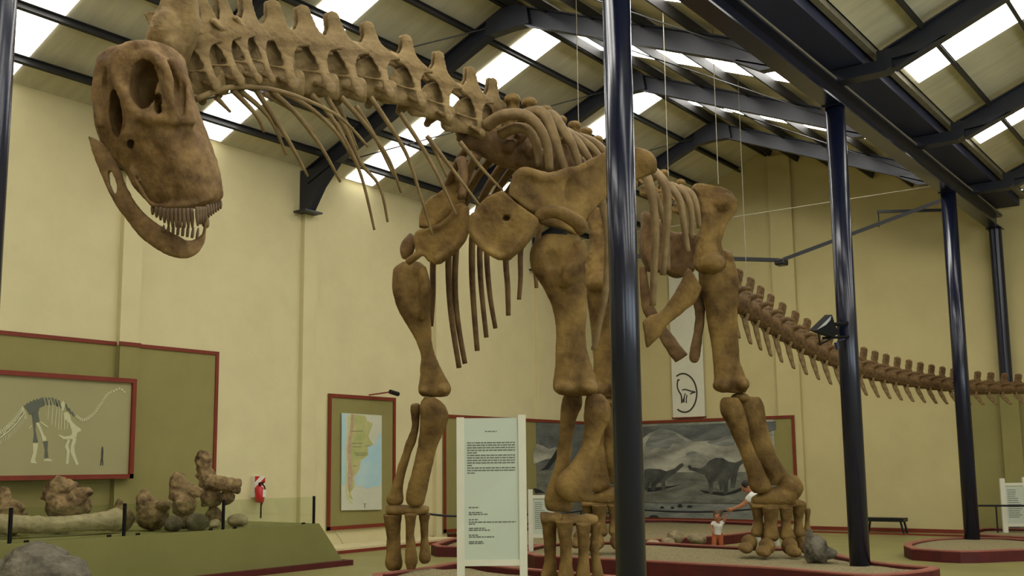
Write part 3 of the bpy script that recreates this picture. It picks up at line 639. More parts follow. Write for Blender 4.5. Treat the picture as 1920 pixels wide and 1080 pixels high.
post('metacarpal', [(1014, 1047, 976), (1016, 1044, 988), (1020, 1043, 1020), (1020, 1043, 1050), (1014, 1044, 1080), (1012, 1046, 1098), (1018, 1040, 1106)], ND-.02)
post('metacarpal', [(1040, 1076, 976), (1044, 1074, 990), (1049, 1072, 1022), (1050, 1073, 1050), (1046, 1076, 1080), (1044, 1078, 1102), (1050, 1072, 1110)], ND-.22)
post('metacarpal', [(1079, 1109, 981), (1081, 1107, 995), (1084, 1104, 1025), (1083, 1104, 1050), (1079, 1108, 1080), (1078, 1110, 1100), (1084, 1104, 1108)], ND-.20)
post('metacarpal', [(1107, 1128, 980), (1108, 1126, 995), (1106, 1122, 1020), (1108, 1126, 1050), (1110, 1132, 1078), (1111, 1134, 1092), (1116, 1130, 1100)], ND-.02)
# far forearm
limb('radius', [(769, 786, 757), (769, 788, 768), (771, 787, 785), (771, 786, 802), (762, 780, 826), (751, 769, 858), (741, 760, 892), (731, 756, 920), (723, 757, 936), (728, 754, 946)], FD+.05, 0.8)
limb('ulna', [(795, 812, 744), (788, 833, 758), (787, 841, 778), (787, 837, 800), (784, 823, 832), (777, 813, 863), (769, 807, 893), (763, 801, 920), (760, 797, 938), (766, 793, 948)], FD-.08, 0.7)
carp([(724, 947, 804, 964)], FD)
post('metacarpal', [(718, 754, 963), (721, 752, 980), (725, 751, 1005), (724, 752, 1035), (722, 755, 1058), (728, 750, 1069)], FD-.02)
post('metacarpal', [(758, 782, 963), (760, 779, 980), (761, 777, 1003), (760, 781, 1032), (759, 783, 1052), (763, 778, 1069)], FD-.16)
post('metacarpal', [(784, 807, 963), (787, 804, 980), (789, 803, 1003), (787, 806, 1032), (785, 808, 1047), (790, 804, 1056)], FD+.06)
# ---- hips
HD = 16.9
b = BM()
plate(b, [(1297, 354), (1304, 344), (1335, 347), (1363, 357), (1381, 376), (1378, 397), (1364, 416), (1354, 436), (1350, 458), (1357, 482), (1359, 502), (1347, 513), (1312, 511), (1300, 498), (1304, 474), (1308, 447), (1314, 428), (1313, 397), (1309, 370)], lambda x, y: HD-.05, 0.26)
pball(b, 1352, 378, HD-.08, 28, 24, .2); pball(b, 1336, 494, HD-.22, 25, 20, .26)
tube(b, [P(1330, 362, HD), P(1336, 410, HD-.1), P(1330, 460, HD-.15), P(1334, 490, HD-.2)], [.16, .14, .14, .18], 10, 3)
il = bone('ilium', b, SK, 'bone', 0.022, 8, 0.05, 0.2)
b = BM(); loft(b, [(1290, 500, 1316, 540, HD-.15), (1276, 528, 1304, 566, HD-.15), (1256, 562, 1276, 590, HD-.15), (1236, 585, 1250, 611, HD-.15), (1216, 592, 1236, 632, HD-.15), (1205, 603, 1213, 654, HD-.15)], ratio=0.5); bone('pubis', b, SK, 'bone', 0.02, 6, 0.03, 0.2)
b = BM(); loft(b, [(1198, 500, 1212, 500, HD+.8), (1200, 545, 1218, 540, HD+.8), (1206, 585, 1226, 572, HD+.75), (1232, 628, 1248, 610, HD+.6), (1254, 664, 1274, 644, HD+.45), (1266, 681, 1290, 664, HD+.4)], ratio=0.7); bone('pubis', b, SK, 'bonedark', 0.02, 6, 0.03, 0.2)
b = BM(); loft(b, [(1292, 540, 1322, 540, HD+.15), (1302, 580, 1322, 580, HD+.15), (1301, 620, 1319, 620, HD+.15), (1294, 655, 1314, 656, HD+.15), (1292, 674, 1310, 676, HD+.15), (1297, 681, 1305, 681, HD+.15)], ratio=0.8); bone('ischium', b, SK, 'bonedark', 0.02, 6, 0.03, 0.2)
b = BM()                                                    # pelvic block on the far side
plate(b, [(1205, 396), (1230, 410), (1256, 436), (1300, 440), (1306, 490), (1296, 514), (1272, 522), (1248, 512), (1214, 508), (1200, 470)], lambda x, y: HD+.9, 0.5); bone('sacrum', b, SK, 'bonedark', 0.03, 8, 0.06, 0.25)
def hind(mx, my, dd):
    "hind leg below the hip; mx, my carry the near leg's picture positions over to the other leg"
    D = HD+dd; T = lambda rows: [(mx(a, y), mx(c, y), my(y)) for a, c, y in rows]
    def pb(b, x, y, d, rx, ry, rd): pball(b, mx(x, y), my(y), d, rx, ry, rd)
    def ex(b): pb(b, 1362, 482, D+.02, 13, 14, .2); pb(b, 1354, 722, D-.06, 17, 13, .24); pb(b, 1390, 720, D-.06, 15, 14, .24)
    limb('femur', T([(1330, 1372, 470), (1314, 1377, 490), (1309, 1383, 515), (1314, 1385, 545), (1322, 1383, 580), (1328, 1383, 615), (1334, 1385, 650), (1337, 1388, 680), (1338, 1396, 703), (1340, 1403, 720), (1350, 1398, 736)]), D, 0.6, extra=ex)
    limb('fibula', T([(1356, 1384, 745), (1350, 1390, 755), (1353, 1398, 778), (1365, 1403, 800), (1378, 1409, 828), (1391, 1422, 858), (1400, 1436, 888), (1405, 1446, 912), (1412, 1438, 924)]), D-.12, 0.8)
    limb('tibia', T([(1386, 1424, 744), (1381, 1431, 757), (1384, 1434, 778), (1391, 1439, 800), (1402, 1446, 827), (1413, 1456, 852), (1425, 1468, 873), (1436, 1476, 890), (1440, 1470, 908)]), D+.10, 0.8, extra=lambda b: pb(b, 1388, 745, D+.02, 18, 9, .18))
    def LO(b, secs, r): loft(b, [(mx(a, y0), my(y0), mx(c, y1), my(y1), d) for a, y0, c, y1, d in secs], ratio=r)
    b = BM(); pb(b, 1482, 914, D-.02, 23, 25, .24); LO(b, [(1408, 944, 1412, 932, D-.05), (1430, 948, 1436, 918, D-.05), (1460, 950, 1462, 912, D-.05), (1488, 948, 1486, 905, D-.05)], 1.2); bone('astragalus', b, SK, 'bone', 0.02, 6, 0.04, 0.2)
    b = BM(); LO(b, [(1407, 943, 1408, 954, D-.05), (1430, 943, 1430, 954, D-.1), (1460, 940, 1460, 953, D-.1), (1486, 934, 1486, 950, D-.05), (1509, 940, 1509, 952, D)], 2.2); bone('tarsal', b, SK, 'bone', 0.016, 4, 0.02, 0.15)
    for rows, d in [([(1408, 1433, 952), (1411, 1431, 965), (1413, 1431, 980), (1408, 1434, 998), (1411, 1430, 1006)], D-.05), ([(1428, 1461, 950), (1431, 1459, 965), (1434, 1457, 985), (1432, 1461, 1006), (1438, 1455, 1014)], D-.25), ([(1460, 1487, 950), (1463, 1485, 965), (1465, 1483, 985), (1462, 1490, 1006), (1468, 1484, 1014)], D-.25), ([(1485, 1511, 945), (1487, 1508, 960), (1489, 1505, 982), (1488, 1511, 1000), (1493, 1506, 1008)], D-.05), ([(1508, 1521, 953), (1509, 1519, 965), (1509, 1518, 982), (1507, 1521, 994), (1510, 1517, 1002)], D+.15)]:
        post('metatarsal', T(rows), d, 0.9)
    for (x0, x1, y0, y1, d) in [(1384, 1420, 1004, 1038, D-.25), (1416, 1454, 1010, 1046, D-.5), (1464, 1503, 1010, 1046, D-.5), (1490, 1522, 1002, 1040, D-.15)]:
        b = BM(); cx, cy, rx, ry = (x0+x1)/2, (y0+y1)/2, (x1-x0)/2, (y1-y0)/2; s = 1 if cx < 1450 else -1
        pb(b, cx+3*s, cy-4, d+.12, rx*.8, ry*.9, .17); pb(b, cx-4*s, cy+6, d-.06, rx*.75, ry*.55, .20)
        bone('phalanx', b, SK, 'bone', 0.014, 5, 0.03, 0.12)
hind(lambda x, y: x, lambda y: y, 0.0)
def cl(y):
    "middle line of the near hind leg"
    K_ = [(470, 1348), (720, 1368), (750, 1392), (910, 1440), (950, 1460), (1060, 1458)]
    for (y0, c0), (y1, c1) in zip(K_, K_[1:]):
        if y <= y1: return c0+(c1-c0)*(y-y0)/(y1-y0)
    return K_[-1][1]
hind(lambda x, y: 1138+(x-cl(y))*0.93, lambda y: 880+(y-880)*0.94, 1.05)
c = il.copy(); COL.objects.link(c); c.parent = SK; c.location = Vector(il.location)+Vector((-0.2, 1.97, -0.1))
# ---- tail
def caudal():
    b = BM(); R = []
    for x, r in ((-11, 8), (-10.5, 11.5), (-7, 10.5), (0, 9), (7, 10.5), (10.5, 11.5), (11, 8)): R.append([Vector((x, r*math.cos(a), r*1.12*math.sin(a))) for a in (2*math.pi*k/14 for k in range(14))])
    rings(b, R)
    tube(b, [(-10, 0, 9), (-2, 0, 15), (12, 0, 17)], [4.5, 5.5, 4], 8, 3)
    for s in (-1, 1): tube(b, [(-2, s*6, 8), (0, s*14, 12), (8, s*17, 14)], [4, 3, 2.4], 7, 3)
    prism(b, [(0, -2.4, 12), (9, -2.4, 14), (13, -2.4, 36), (10, -2.4, 40), (3, -2.4, 39)], (0, 4.8, 0)); ball(b, (8, 0, 37), (5, 4, 4), 10)
    for v in b.verts: v.co /= 22
    return organic(b, 0.045, 2, 0.05, 0.3)
def chevron():
    b = BM(); R = []
    for s in (-1, 1): tube(b, [(0, s*5, -10), (1, s*2.5, -16), (2.5, 0, -22)], [2.6, 2.4, 2.6], 7, 3)
    R = []
    for x, z, rx, ry in ((1, -18, 4.6, 3.2), (4, -26, 5.4, 2.8), (8, -35, 4.6, 2.5), (12, -43, 3.9, 2.2), (15, -49, 3.0, 1.8)): R.append([Vector((x+rx*math.cos(a), ry*math.sin(a), z)) for a in (2*math.pi*k/10 for k in range(10))])
    rings(b, R)
    for v in b.verts: v.co /= 22
    return organic(b, 0.04, 2, 0.03, 0.3)
cau, che = caudal(), chevron()
for me in (cau, che): me.polygons.foreach_set('use_smooth', [True]*len(me.polygons))
cau.materials.append(MATS['bonedark']); che.materials.append(MATS['ribbone'])
TP = [(1340, 545, 17.0), (1395, 574, 17.6), (1450, 612, 18.4), (1505, 645, 19.0), (1560, 672, 19.6), (1615, 694, 20.2), (1680, 709, 20.9), (1740, 719, 21.5), (1800, 726, 22.1), (1860, 729, 22.5), (1925, 730, 22.8), (1960, 729, 22.9)]
tc_ = [Vector(v[:3]) for v in catmull([tuple(P(*p)) for p in TP], 24)]
acc = [0.0]
for a, c in zip(tc_, tc_[1:]): acc.append(acc[-1]+(c-a).length)
s_, i_ = 0.12, 0
while s_ < acc[-1]-0.1:
    k = max(j for j in range(len(acc)) if acc[j] <= s_); k = min(k, len(tc_)-2); c = tc_[k].lerp(tc_[k+1], (s_-acc[k])/(acc[k+1]-acc[k]+1e-9))
    ax = (tc_[min(k+6, len(tc_)-1)]-tc_[max(k-6, 0)]).normalized(); wv = Vector((0, 0, 1)).cross(ax).normalized(); upv = ax.cross(wv)
    fr = s_/acc[-1]; pit = 0.41-0.03*fr; thick = 0.34-0.16*fr
    M = Matrix.Translation(c-Vector(SK.location)) @ Matrix((ax, wv, upv)).transposed().to_4x4()
    o = bpy.data.objects.new('caudal_vertebra', cau); COL.objects.link(o); o.parent = SK; o.matrix_local = M @ Matrix.Diagonal((pit, thick*.95, thick*.96, 1))
    o = bpy.data.objects.new('chevron', che); COL.objects.link(o); o.parent = SK; o.matrix_local = M @ Matrix.Diagonal((pit*.95, thick*.9, thick*(.80-.05*fr), 1))
    s_ += pit*0.98
# ------------------------------------------------------------------ displays along the left wall
def wallrect(bm, Y, x0, x1, z0, z1, th): return box(bm, (x0, Y-th, z0), (x1, Y, z1))
def framed(parent, Y, x0, x1, z0, z1, w, th, m='redtrim', bottom=True, sides=(True, True)):
    mesh_obj('frame_rail', box(BM(), (x0, Y-th, z1-w), (x1, Y, z1)), m, parent)
    if bottom: mesh_obj('frame_rail', box(BM(), (x0, Y-th, z0), (x1, Y, z0+w)), m, parent)
    if sides[0]: mesh_obj('frame_stile', box(BM(), (x0, Y-th, z0), (x0+w, Y, z1-w)), m, parent)
    if sides[1]: mesh_obj('frame_stile', box(BM(), (x1-w, Y-th, z0), (x1, Y, z1-w)), m, parent)
# big olive panel
pan = thing('wall_panel', 'large olive painted wall panel with thin red border behind the fossils', 'panel', (9, YL, 0.8))
mesh_obj('panel_field', wallrect(BM(), YL-0.002, 4.0, 10.41, 0.78, 3.80, 0.02), 'olive', pan)
mesh_obj('panel_field', wallrect(BM(), YL-0.002, 10.80, 12.52, 0.78, 3.80, 0.02), 'olive', pan)
mesh_obj('pier_cladding', box(BM(), (10.40, YL-0.125, 0.78), (10.80, YL-0.112, 3.80)), 'olive', pan)
mesh_obj('pier_cladding', box(BM(), (10.397, YL-0.125, 0.78), (10.409, YL-0.02, 3.80)), 'olive', pan)
for x0, x1, y in ((4.0, 10.40, YL-0.02), (10.39, 10.81, YL-0.124), (10.80, 12.56, YL-0.02)): mesh_obj('border', box(BM(), (x0, y-0.025, 3.80), (x1, y, 3.865)), 'redtrim', pan)
mesh_obj('border', box(BM(), (12.49, YL-0.045, 0.78), (12.56, YL-0.02, 3.80)), 'redtrim', pan)
# skeleton diagram board
YB = YL-0.20
dg = thing('diagram_board', 'khaki board in red frame showing a pale dinosaur skeleton drawing', 'picture', (9.5, YB, 1.5))
tr = ONY(253, 711, YB); bt = ONY(250, 897, YB)
xR, zT, zB = tr.x, tr.z, bt.z
mesh_obj('board', wallrect(BM(), YB, 5.5, xR, zB, zT, 0.02), 'khaki', dg); framed(dg, YB-0.018, 5.5, xR, zB, zT, 0.075, 0.05)
mesh_obj('batten', box(BM(), (6, YB, zB+0.2), (xR-0.2, YL-0.125, zB+0.3)), 'olive', dg)
def flat(parent, name, px, m, Y, th=0.004, off=0.022):
    pts = [ONY(x, y, Y-off) for x, y in px]; return mesh_obj(name, prism(BM(), pts, (0, -th, 0)), m, parent)
def Z54(X, Y_): return (X/5.4, 700+Y_/5.4)
def strokes(parent, name, segs, m, Y, off=0.026):
    "drawn lines as thin flat bars: (x0, y0, x1, y1, width) in picture units"
    b = BM()
    for x0, y0, x1, y1, w in segs:
        a = ONY(x0, y0, Y-off); c = ONY(x1, y1, Y-off); d = (c-a)
        if d.length < 1e-5: continue
        beam(b, a, c, w*0.0078, 0.004, (0, -1, 0))
    return mesh_obj(name, b, m, parent)
def poly(pts, w, scale=Z54): q = [scale(*p) for p in pts]; return [(*a, *c, w) for a, c in zip(q, q[1:])]
# spine, neck, tail of the drawing as separate little blocks
nk = [(1265, 195), (1215, 150), (1160, 175), (1110, 195), (1075, 225), (1050, 262), (1028, 300), (1000, 328), (978, 372), (950, 408), (915, 435), (880, 462), (840, 475), (800, 455), (770, 425)]
nk = catmull(nk, 2); strokes(dg, 'drawn_neck', [(*Z54(*a), *Z54(a[0]*.35+c[0]*.65, a[1]*.35+c[1]*.65), 6.5-2.5*abs(1-2*i/len(nk))*(i < len(nk)/2)) for i, (a, c) in enumerate(zip(nk, nk[1:]))], 'cream', YB)
tl = [(-10, 650), (60, 600), (110, 555), (160, 505), (210, 440), (250, 385)]; tl = catmull(tl, 4)
sg = [(*Z54(*a), *Z54(*c), 4.5) for a, c in zip(tl, tl[1:])]
for a in tl: sg += [(*Z54(a[0], a[1]), *Z54(a[0]-26, a[1]-48), 2.4), (*Z54(a[0]+8, a[1]+20), *Z54(a[0]+18, a[1]+70), 1.3)]
strokes(dg, 'drawn_tail', sg, 'cream', YB)
flat(dg, 'drawn_hip', [Z54(*p) for p in [(240, 330), (262, 318), (275, 298), (292, 306), (305, 280), (325, 290), (340, 265), (358, 276), (372, 255), (390, 268), (410, 245), (440, 300), (450, 330), (400, 350), (385, 400), (300, 420), (270, 370)]], 'slate', YB)
sg = []
for k in range(6): sg += [(*Z54(430+k*33, 245+max(0, k-3)*14), *Z54(452+k*33, 320+max(0, k-3)*18), 3.4)]
for k in range(3): sg += [(*Z54(665+k*32, 310+k*40), *Z54(690+k*30, 380+k*28), 3.4)]
strokes(dg, 'drawn_back', sg, 'slate', YB)
sg = []
for x0, y0, x1, y1 in ((500, 265, 482, 465), (540, 270, 520, 520), (580, 300, 555, 540), (605, 330, 590, 570), (630, 330, 615, 570), (655, 400, 650, 570), (690, 430, 680, 560)): sg.append((*Z54(x0, y0), *Z54(x1, y1), 1.7))
strokes(dg, 'drawn_ribs', sg, 'cream', YB)
flat(dg, 'drawn_withers', [Z54(*p) for p in [(640, 275), (660, 320), (640, 380), (615, 365), (612, 310)]], 'cream', YB)
flat(dg, 'drawn_shoulder', [Z54(*p) for p in [(640, 400), (680, 390), (705, 420), (720, 480), (770, 530), (815, 560), (820, 585), (780, 600), (770, 650), (735, 670), (640, 668), (590, 630), (600, 622), (650, 640), (715, 632), (730, 600), (700, 500), (650, 460)]], 'cream', YB)
flat(dg, 'drawn_leg', [Z54(*p) for p in [(690, 660), (715, 660), (690, 730), (705, 780), (692, 915), (665, 920), (675, 790), (655, 740)]], 'cream', YB)
flat(dg, 'drawn_leg', [Z54(*p) for p in [(735, 660), (775, 660), (750, 740), (755, 800), (795, 920), (770, 930), (712, 800), (715, 740)]], 'cream', YB)
flat(dg, 'drawn_leg', [Z54(*p) for p in [(320, 405), (385, 400), (400, 490), (360, 500), (360, 580), (385, 700), (335, 700), (345, 600)]], 'slate', YB)
flat(dg, 'drawn_leg', [Z54(*p) for p in [(330, 708), (385, 708), (378, 760), (355, 880), (375, 912), (312, 910), (310, 880), (335, 800)]], 'cream', YB)
flat(dg, 'drawn_leg', [Z54(*p) for p in [(360, 502), (395, 500), (440, 620), (468, 650), (465, 682), (430, 688), (412, 610)]], 'cream', YB)
flat(dg, 'drawn_leg', [Z54(*p) for p in [(437, 690), (485, 684), (480, 780), (490, 855), (448, 860), (455, 780)]], 'slate', YB)
flat(dg, 'drawn_foot', [Z54(*p) for p in [(440, 868), (500, 866), (530, 880), (520, 888), (440, 886)]], 'cream', YB)
strokes(dg, 'drawn_pelvis', poly([(405, 490), (485, 545)], 2.5)+poly([(325, 525), (290, 560)], 2), 'cream', YB)
flat(dg, 'drawn_person', [Z54(*p) for p in [(1036, 740), (1044, 752), (1046, 800), (1042, 860), (1046, 930), (1036, 935), (1032, 880), (1022, 935), (1012, 935), (1024, 850), (1026, 780), (1030, 750)]], 'charcoal', YB)
# map panel
mp = thing('map_panel', 'olive wall panel in red frame holding a map of Argentina', 'map', (16.3, YL, 0.4))
Y0 = YL-0.002; x0, x1, z0, z1 = 15.38, 17.42, 0.40, 3.22
mesh_obj('panel_field', wallrect(BM(), Y0, x0, x1, z0, z1, 0.03), 'olive', mp); framed(mp, Y0-0.028, x0, x1, z0, z1, 0.075, 0.03)
YM = YL-0.06
def M3(X, Yz): return (560+X/3.375, 720+Yz/3.375)
flat(mp, 'map_sheet', [M3(*p) for p in [(270, 183), (524, 199), (524, 795), (268, 800)]], 'mapbg', YM, 0.01, 0)
flat(mp, 'map_ocean', [M3(*p) for p in [(272, 186), (296, 188), (300, 300), (290, 420), (300, 560), (290, 640), (272, 640)]], 'mapsea', YM, 0.002, 0.011)
flat(mp, 'map_ocean', [M3(*p) for p in [(522, 300), (522, 640), (430, 660), (360, 640), (352, 600), (382, 545), (395, 485), (440, 455), (436, 400), (475, 388), (500, 340)]], 'mapsea', YM, 0.002, 0.011)
flat(mp, 'map_land', [M3(*p) for p in [(345, 192), (420, 200), (432, 232), (470, 250), (455, 290), (440, 330), (470, 385), (436, 396), (440, 450), (392, 482), (382, 540), (350, 590), (352, 650), (326, 690), (345, 738), (318, 712), (305, 660), (312, 500), (312, 400), (325, 300), (335, 240)]], 'mapland', YM, 0.003, 0.011)
flat(mp, 'map_mountains', [M3(*p) for p in [(332, 190), (350, 194), (348, 260), (336, 330), (330, 420), (334, 520), (346, 580), (330, 650), (322, 690), (310, 640), (314, 500), (310, 400), (322, 300)]], 'mapandes', YM, 0.003, 0.0125)
flat(mp, 'map_coast', [M3(*p) for p in [(316, 200), (332, 200), (322, 300), (308, 400), (312, 500), (310, 640), (322, 720), (345, 755), (330, 760), (305, 710), (298, 600), (304, 480), (300, 400), (312, 300)]], 'mapchile', YM, 0.003, 0.0115)
sg = []
for y, xa, xb in ((298, 332, 408), (375, 338, 405), (397, 345, 395), (392, 425, 455), (438, 352, 430), (450, 360, 428), (520, 340, 370)): sg.append((*M3(xa, y), *M3(xb, y), 1.1))
sg += [(*M3(410, 758), *M3(428, 758), 1.2), (*M3(419, 758), *M3(419, 785), 1.6)]
strokes(mp, 'map_lettering', sg, 'ink', YM, 0.016)
lm = thing('picture_lamp', 'small black picture lamp on a red arm atop the map frame', 'lamp', (16.9, YL-0.2, z1))
mesh_obj('arm', beam(BM(), (16.55, YL-0.06, z1+0.02), (16.95, YL-0.42, z1+0.10), 0.03, 0.03), 'redtrim', lm)
b = BM(); tube(b, [(16.84, YL-0.42, z1+0.09), (17.10, YL-0.42, z1+0.05)], 0.05, 10, 1); mesh_obj('lamp_head', b, 'black', lm, smooth=False)
b = BM(); tube(b, [ONY(630, 998, YL-0.01), ONY(642, 1016, YL-0.01), ONY(646, 1032, YL-0.02)], 0.008, 6, 3); tag(mesh_obj('power_cable', b, 'white'), 'thin pale cable hanging below the map panel', 'cable')
# ------------------------------------------------------------------ mural round the far corner
ZT, ZB = 2.90, 0.16
ol = thing('mural_panel', 'olive panel with a grey mural edge on the side wall near the corner', 'mural', (22.5, YL, ZB))
xa = 18.95
PW = [x for x in FRAMES if xa < x < XB]
mesh_obj('panel_field', box(BM(), (xa, YL-0.145, ZB), (XB-0.20, YL-0.114, ZT)), 'olive', ol)
mesh_obj('backing', box(BM(), (xa+0.02, YL-0.114, ZB), (xa+0.06, YL-0.002, ZT)), 'olive', ol)
framed(ol, YL-0.144, xa, XB-0.20, ZB, ZT, 0.075, 0.03, sides=(True, False))
xm = 22.72; YMU = YL-0.150
mesh_obj('mural_sky', box(BM(), (xm, YMU-0.004, 1.55), (XB-0.20, YMU+0.006, ZT-0.085)), 'mural_storm', ol)
mesh_obj('mural_ground', box(BM(), (xm, YMU-0.005, ZB+0.09), (XB-0.20, YMU+0.006, 1.56)), 'mural_land', ol)
def flatY(px, m, th=0.004, off=0.006): return mesh_obj('painted_shape', prism(BM(), [ONY(x, y, YMU-off) for x, y in px], (0, -th, 0)), m, ol)
flatY([(1012, 882), (1022, 876), (1034, 858), (1044, 842), (1052, 836), (1052, 848), (1040, 864), (1028, 880)], 'mural_dark')
flatY([(1000, 848), (1006, 832), (1018, 836), (1030, 842), (1042, 838), (1052, 850), (1040, 858), (1020, 862), (1006, 868), (1000, 870)], 'mural_sky', off=0.005)
flatY([(1000, 915), (1012, 918), (1022, 924), (1004, 925)], 'mural_dark')
XG = XB-0.13
og = thing('mural_panel', 'grey mural of grazing long-necked dinosaurs in red frame on the gable', 'mural', (XB, 13, ZB))
yb_ = 10.33
mesh_obj('panel_field', box(BM(), (XG-0.02, yb_, ZB), (XG, YL-0.16, ZT)), 'olive', og)
mesh_obj('backing', box(BM(), (XG, yb_+0.02, ZB), (XB-0.002, yb_+0.06, ZT)), 'olive', og)
mesh_obj('frame_rail', box(BM(), (XG-0.05, yb_, ZT-0.075), (XG-0.018, YL-0.18, ZT)), 'redtrim', og); mesh_obj('frame_rail', box(BM(), (XG-0.05, yb_, ZB), (XG-0.018, YL-0.18, ZB+0.06)), 'redtrim', og)
mesh_obj('frame_stile', box(BM(), (XG-0.05, yb_, ZB+0.06), (XG-0.018, yb_+0.075, ZT-0.075)), 'redtrim', og)
XM = XG-0.022; ym = 10.90
def flatX(px, m, th=0.003, off=0.006, nm='painted_shape'): return mesh_obj(nm, prism(BM(), [ONX(x, y, XM-off) for x, y in px], (-th, 0, 0)), m, og)
mesh_obj('mural_sky', box(BM(), (XM-0.004, ym, 1.45), (XM, YL-0.17, ZT-0.09)), 'mural_sky', og)
mesh_obj('mural_ground', box(BM(), (XM-0.005, ym, 0.62), (XM, YL-0.17, 1.46)), 'mural_land', og)
mesh_obj('mural_water', box(BM(), (XM-0.005, ym, ZB+0.07), (XM, YL-0.17, 0.63)), 'mural_water', og)
flatX([(1205, 800), (1240, 797), (1300, 797), (1380, 792), (1455, 790), (1455, 806), (1420, 818), (1380, 812), (1340, 826), (1300, 828), (1262, 808), (1240, 803), (1218, 812), (1205, 822)], 'mural_storm', nm='storm_cloud')
def M2(X, Y_): return (1200+X/3.859, 780+Y_/3.859)
flatX([M2(*p) for p in [(345, 370), (355, 352), (380, 372), (440, 378), (470, 360), (500, 325), (545, 303), (600, 305), (640, 330), (690, 338), (730, 320), (760, 290), (800, 282), (760, 330), (720, 365), (705, 420), (690, 500), (685, 520), (655, 520), (655, 440), (640, 470), (632, 560), (605, 568), (600, 470), (598, 530), (582, 540), (560, 470), (530, 480), (525, 560), (500, 565), (495, 480), (470, 430), (430, 410), (360, 392)]], 'mural_dino', nm='painted_dinosaur')
flatX([M2(*p) for p in [(30, 392), (60, 380), (150, 385), (190, 400), (250, 380), (290, 345), (310, 340), (318, 360), (300, 372), (250, 420), (200, 450), (180, 470), (185, 535), (160, 540), (150, 480), (120, 495), (105, 540), (78, 535), (80, 470), (55, 535), (35, 540), (30, 480)]], 'mural_dino', nm='painted_dinosaur')
flatX([M2(*p) for p in [(430, 535), (500, 545), (640, 555), (740, 515), (760, 530), (690, 560), (600, 578), (470, 560)]], 'mural_dark', off=0.0055)
flatX([M2(*p) for p in [(60, 520), (200, 510), (310, 492), (230, 515), (120, 545), (50, 550)]], 'mural_dark', off=0.0055)
for (x, y, rx, ry) in ((160, 662, 16, 9), (235, 664, 14, 8), (290, 650, 18, 14), (360, 655, 20, 10), (100, 740, 50, 22), (80, 765, 36, 10)):
    flatX([M2(x+rx*math.cos(a)*(1+.25*math.sin(3*a)), y+ry*math.sin(a)) for a in (2*math.pi*k/14 for k in range(14))], 'mural_dark', off=0.0065)
for pts in ([(40, 200), (70, 150), (120, 110), (180, 85), (240, 105), (280, 150), (340, 190), (300, 220), (240, 200), (200, 240), (120, 230), (60, 250)], [(480, 190), (540, 170), (600, 160), (660, 135), (700, 160), (690, 200), (640, 220), (560, 215)], [(330, 270), (380, 255), (420, 270), (400, 295), (350, 300)]):
    flatX([M2(*p) for p in catmull(pts+[pts[0]], 3)[:-1]], 'mural_water', off=0.0045, nm='painted_cloud')
# far right olive panel on the gable
fp = thing('wall_panel', 'olive panel with red top border on the gable behind the tail tip', 'panel', (XB, 4, 0.1))
mesh_obj('panel_field', box(BM(), (XB-0.17, 1.5, 0.1), (XB-0.002, 6.02, 3.22)), 'olive', fp); mesh_obj('border', box(BM(), (XB-0.20, 1.5, 3.22), (XB-0.002, 6.04, 3.29)), 'redtrim', fp)
mesh_obj('pier_cladding', box(BM(), (XB-0.30, YC-0.25, 0.1), (XB-0.17, YC+0.15, 3.22)), 'olive', fp)
# banner with the round emblem
bn = thing('banner', 'white cloth banner with a round line emblem of a long-necked dinosaur', 'banner', (XB, 13.3, 2.95))
XN = XB-0.10
b0 = ONX(1262, 784, XN); b1 = ONX(1322, 785, XN)
mesh_obj('cloth', box(BM(), (XN, b1.y, b0.z), (XN+0.02, b0.y, 7.0)), 'white', bn)
mesh_obj('hem_rod', tube(BM(), [(XN+0.01, b1.y-0.03, b0.z), (XN+0.01, b0.y+0.03, b0.z)], 0.02, 8, 1), 'redtrim', bn)
def em(pts, w, sub=4):
    q = [Vector(v) for v in catmull([tuple(ONX(1250+x/4.5, 560+y/4.5, XN-0.004)) for x, y in pts], sub)]; b = BM()
    for a, c in zip(q, q[1:]): beam(b, a, c+(c-a)*0.2, w, 0.006, (1, 0, 0))
    mesh_obj('emblem_line', b, 'charcoal', bn)
em([(82, 655), (110, 638), (140, 633), (170, 640), (205, 665), (235, 710), (250, 760), (254, 800), (248, 850), (230, 900), (200, 940), (165, 957), (130, 955), (100, 940), (92, 932)], 0.045)
em([(108, 690), (98, 684), (92, 700), (90, 740), (100, 775), (118, 805), (125, 830), (128, 880)], 0.04)
em([(130, 772), (150, 766), (175, 770), (205, 780), (240, 788), (215, 795), (200, 806)], 0.035)
em([(158, 798), (150, 825), (146, 875)], 0.03); em([(150, 830), (140, 850), (138, 872)], 0.03); em([(172, 812), (166, 840), (166, 880)], 0.03)
# ------------------------------------------------------------------ plinth with glass screen
PF, PZ = 13.45, 0.74
pl = thing('display_plinth', 'long green painted plinth with sloping end carrying the fossils', 'plinth', (8, 14.5, 0))
mesh_obj('body', prism(BM(), [(3.5, PF, 0.0), (13.25, PF, 0.0), (12.62, PF, PZ), (3.5, PF, PZ)], (0, YL-PF-0.13, 0)), 'green', pl)
mesh_obj('red_base', box(BM(), (3.5, PF-0.14, 0), (13.30, PF-0.004, 0.09)), 'kerb', pl)
mesh_obj('red_base', box(BM(), (13.26, PF-0.004, 0), (13.30, 15.2, 0.09)), 'kerb', pl)
gs = thing('glass_screen', 'low clear glass screen with slim black posts along the plinth edge', 'glass screen', (10, PF+0.06, PZ))
px = [ONY(x, y, PF+0.06).x for x, y in ((18, 1008), (232, 1003), (418, 993), (588, 988))]
px = [px[0]-2.2]+px
for x in px[1:]: mesh_obj('post', box(BM(), (x-0.018, PF+0.04, PZ), (x+0.018, PF+0.085, PZ+0.46), 0.004), 'blackmetal', gs)
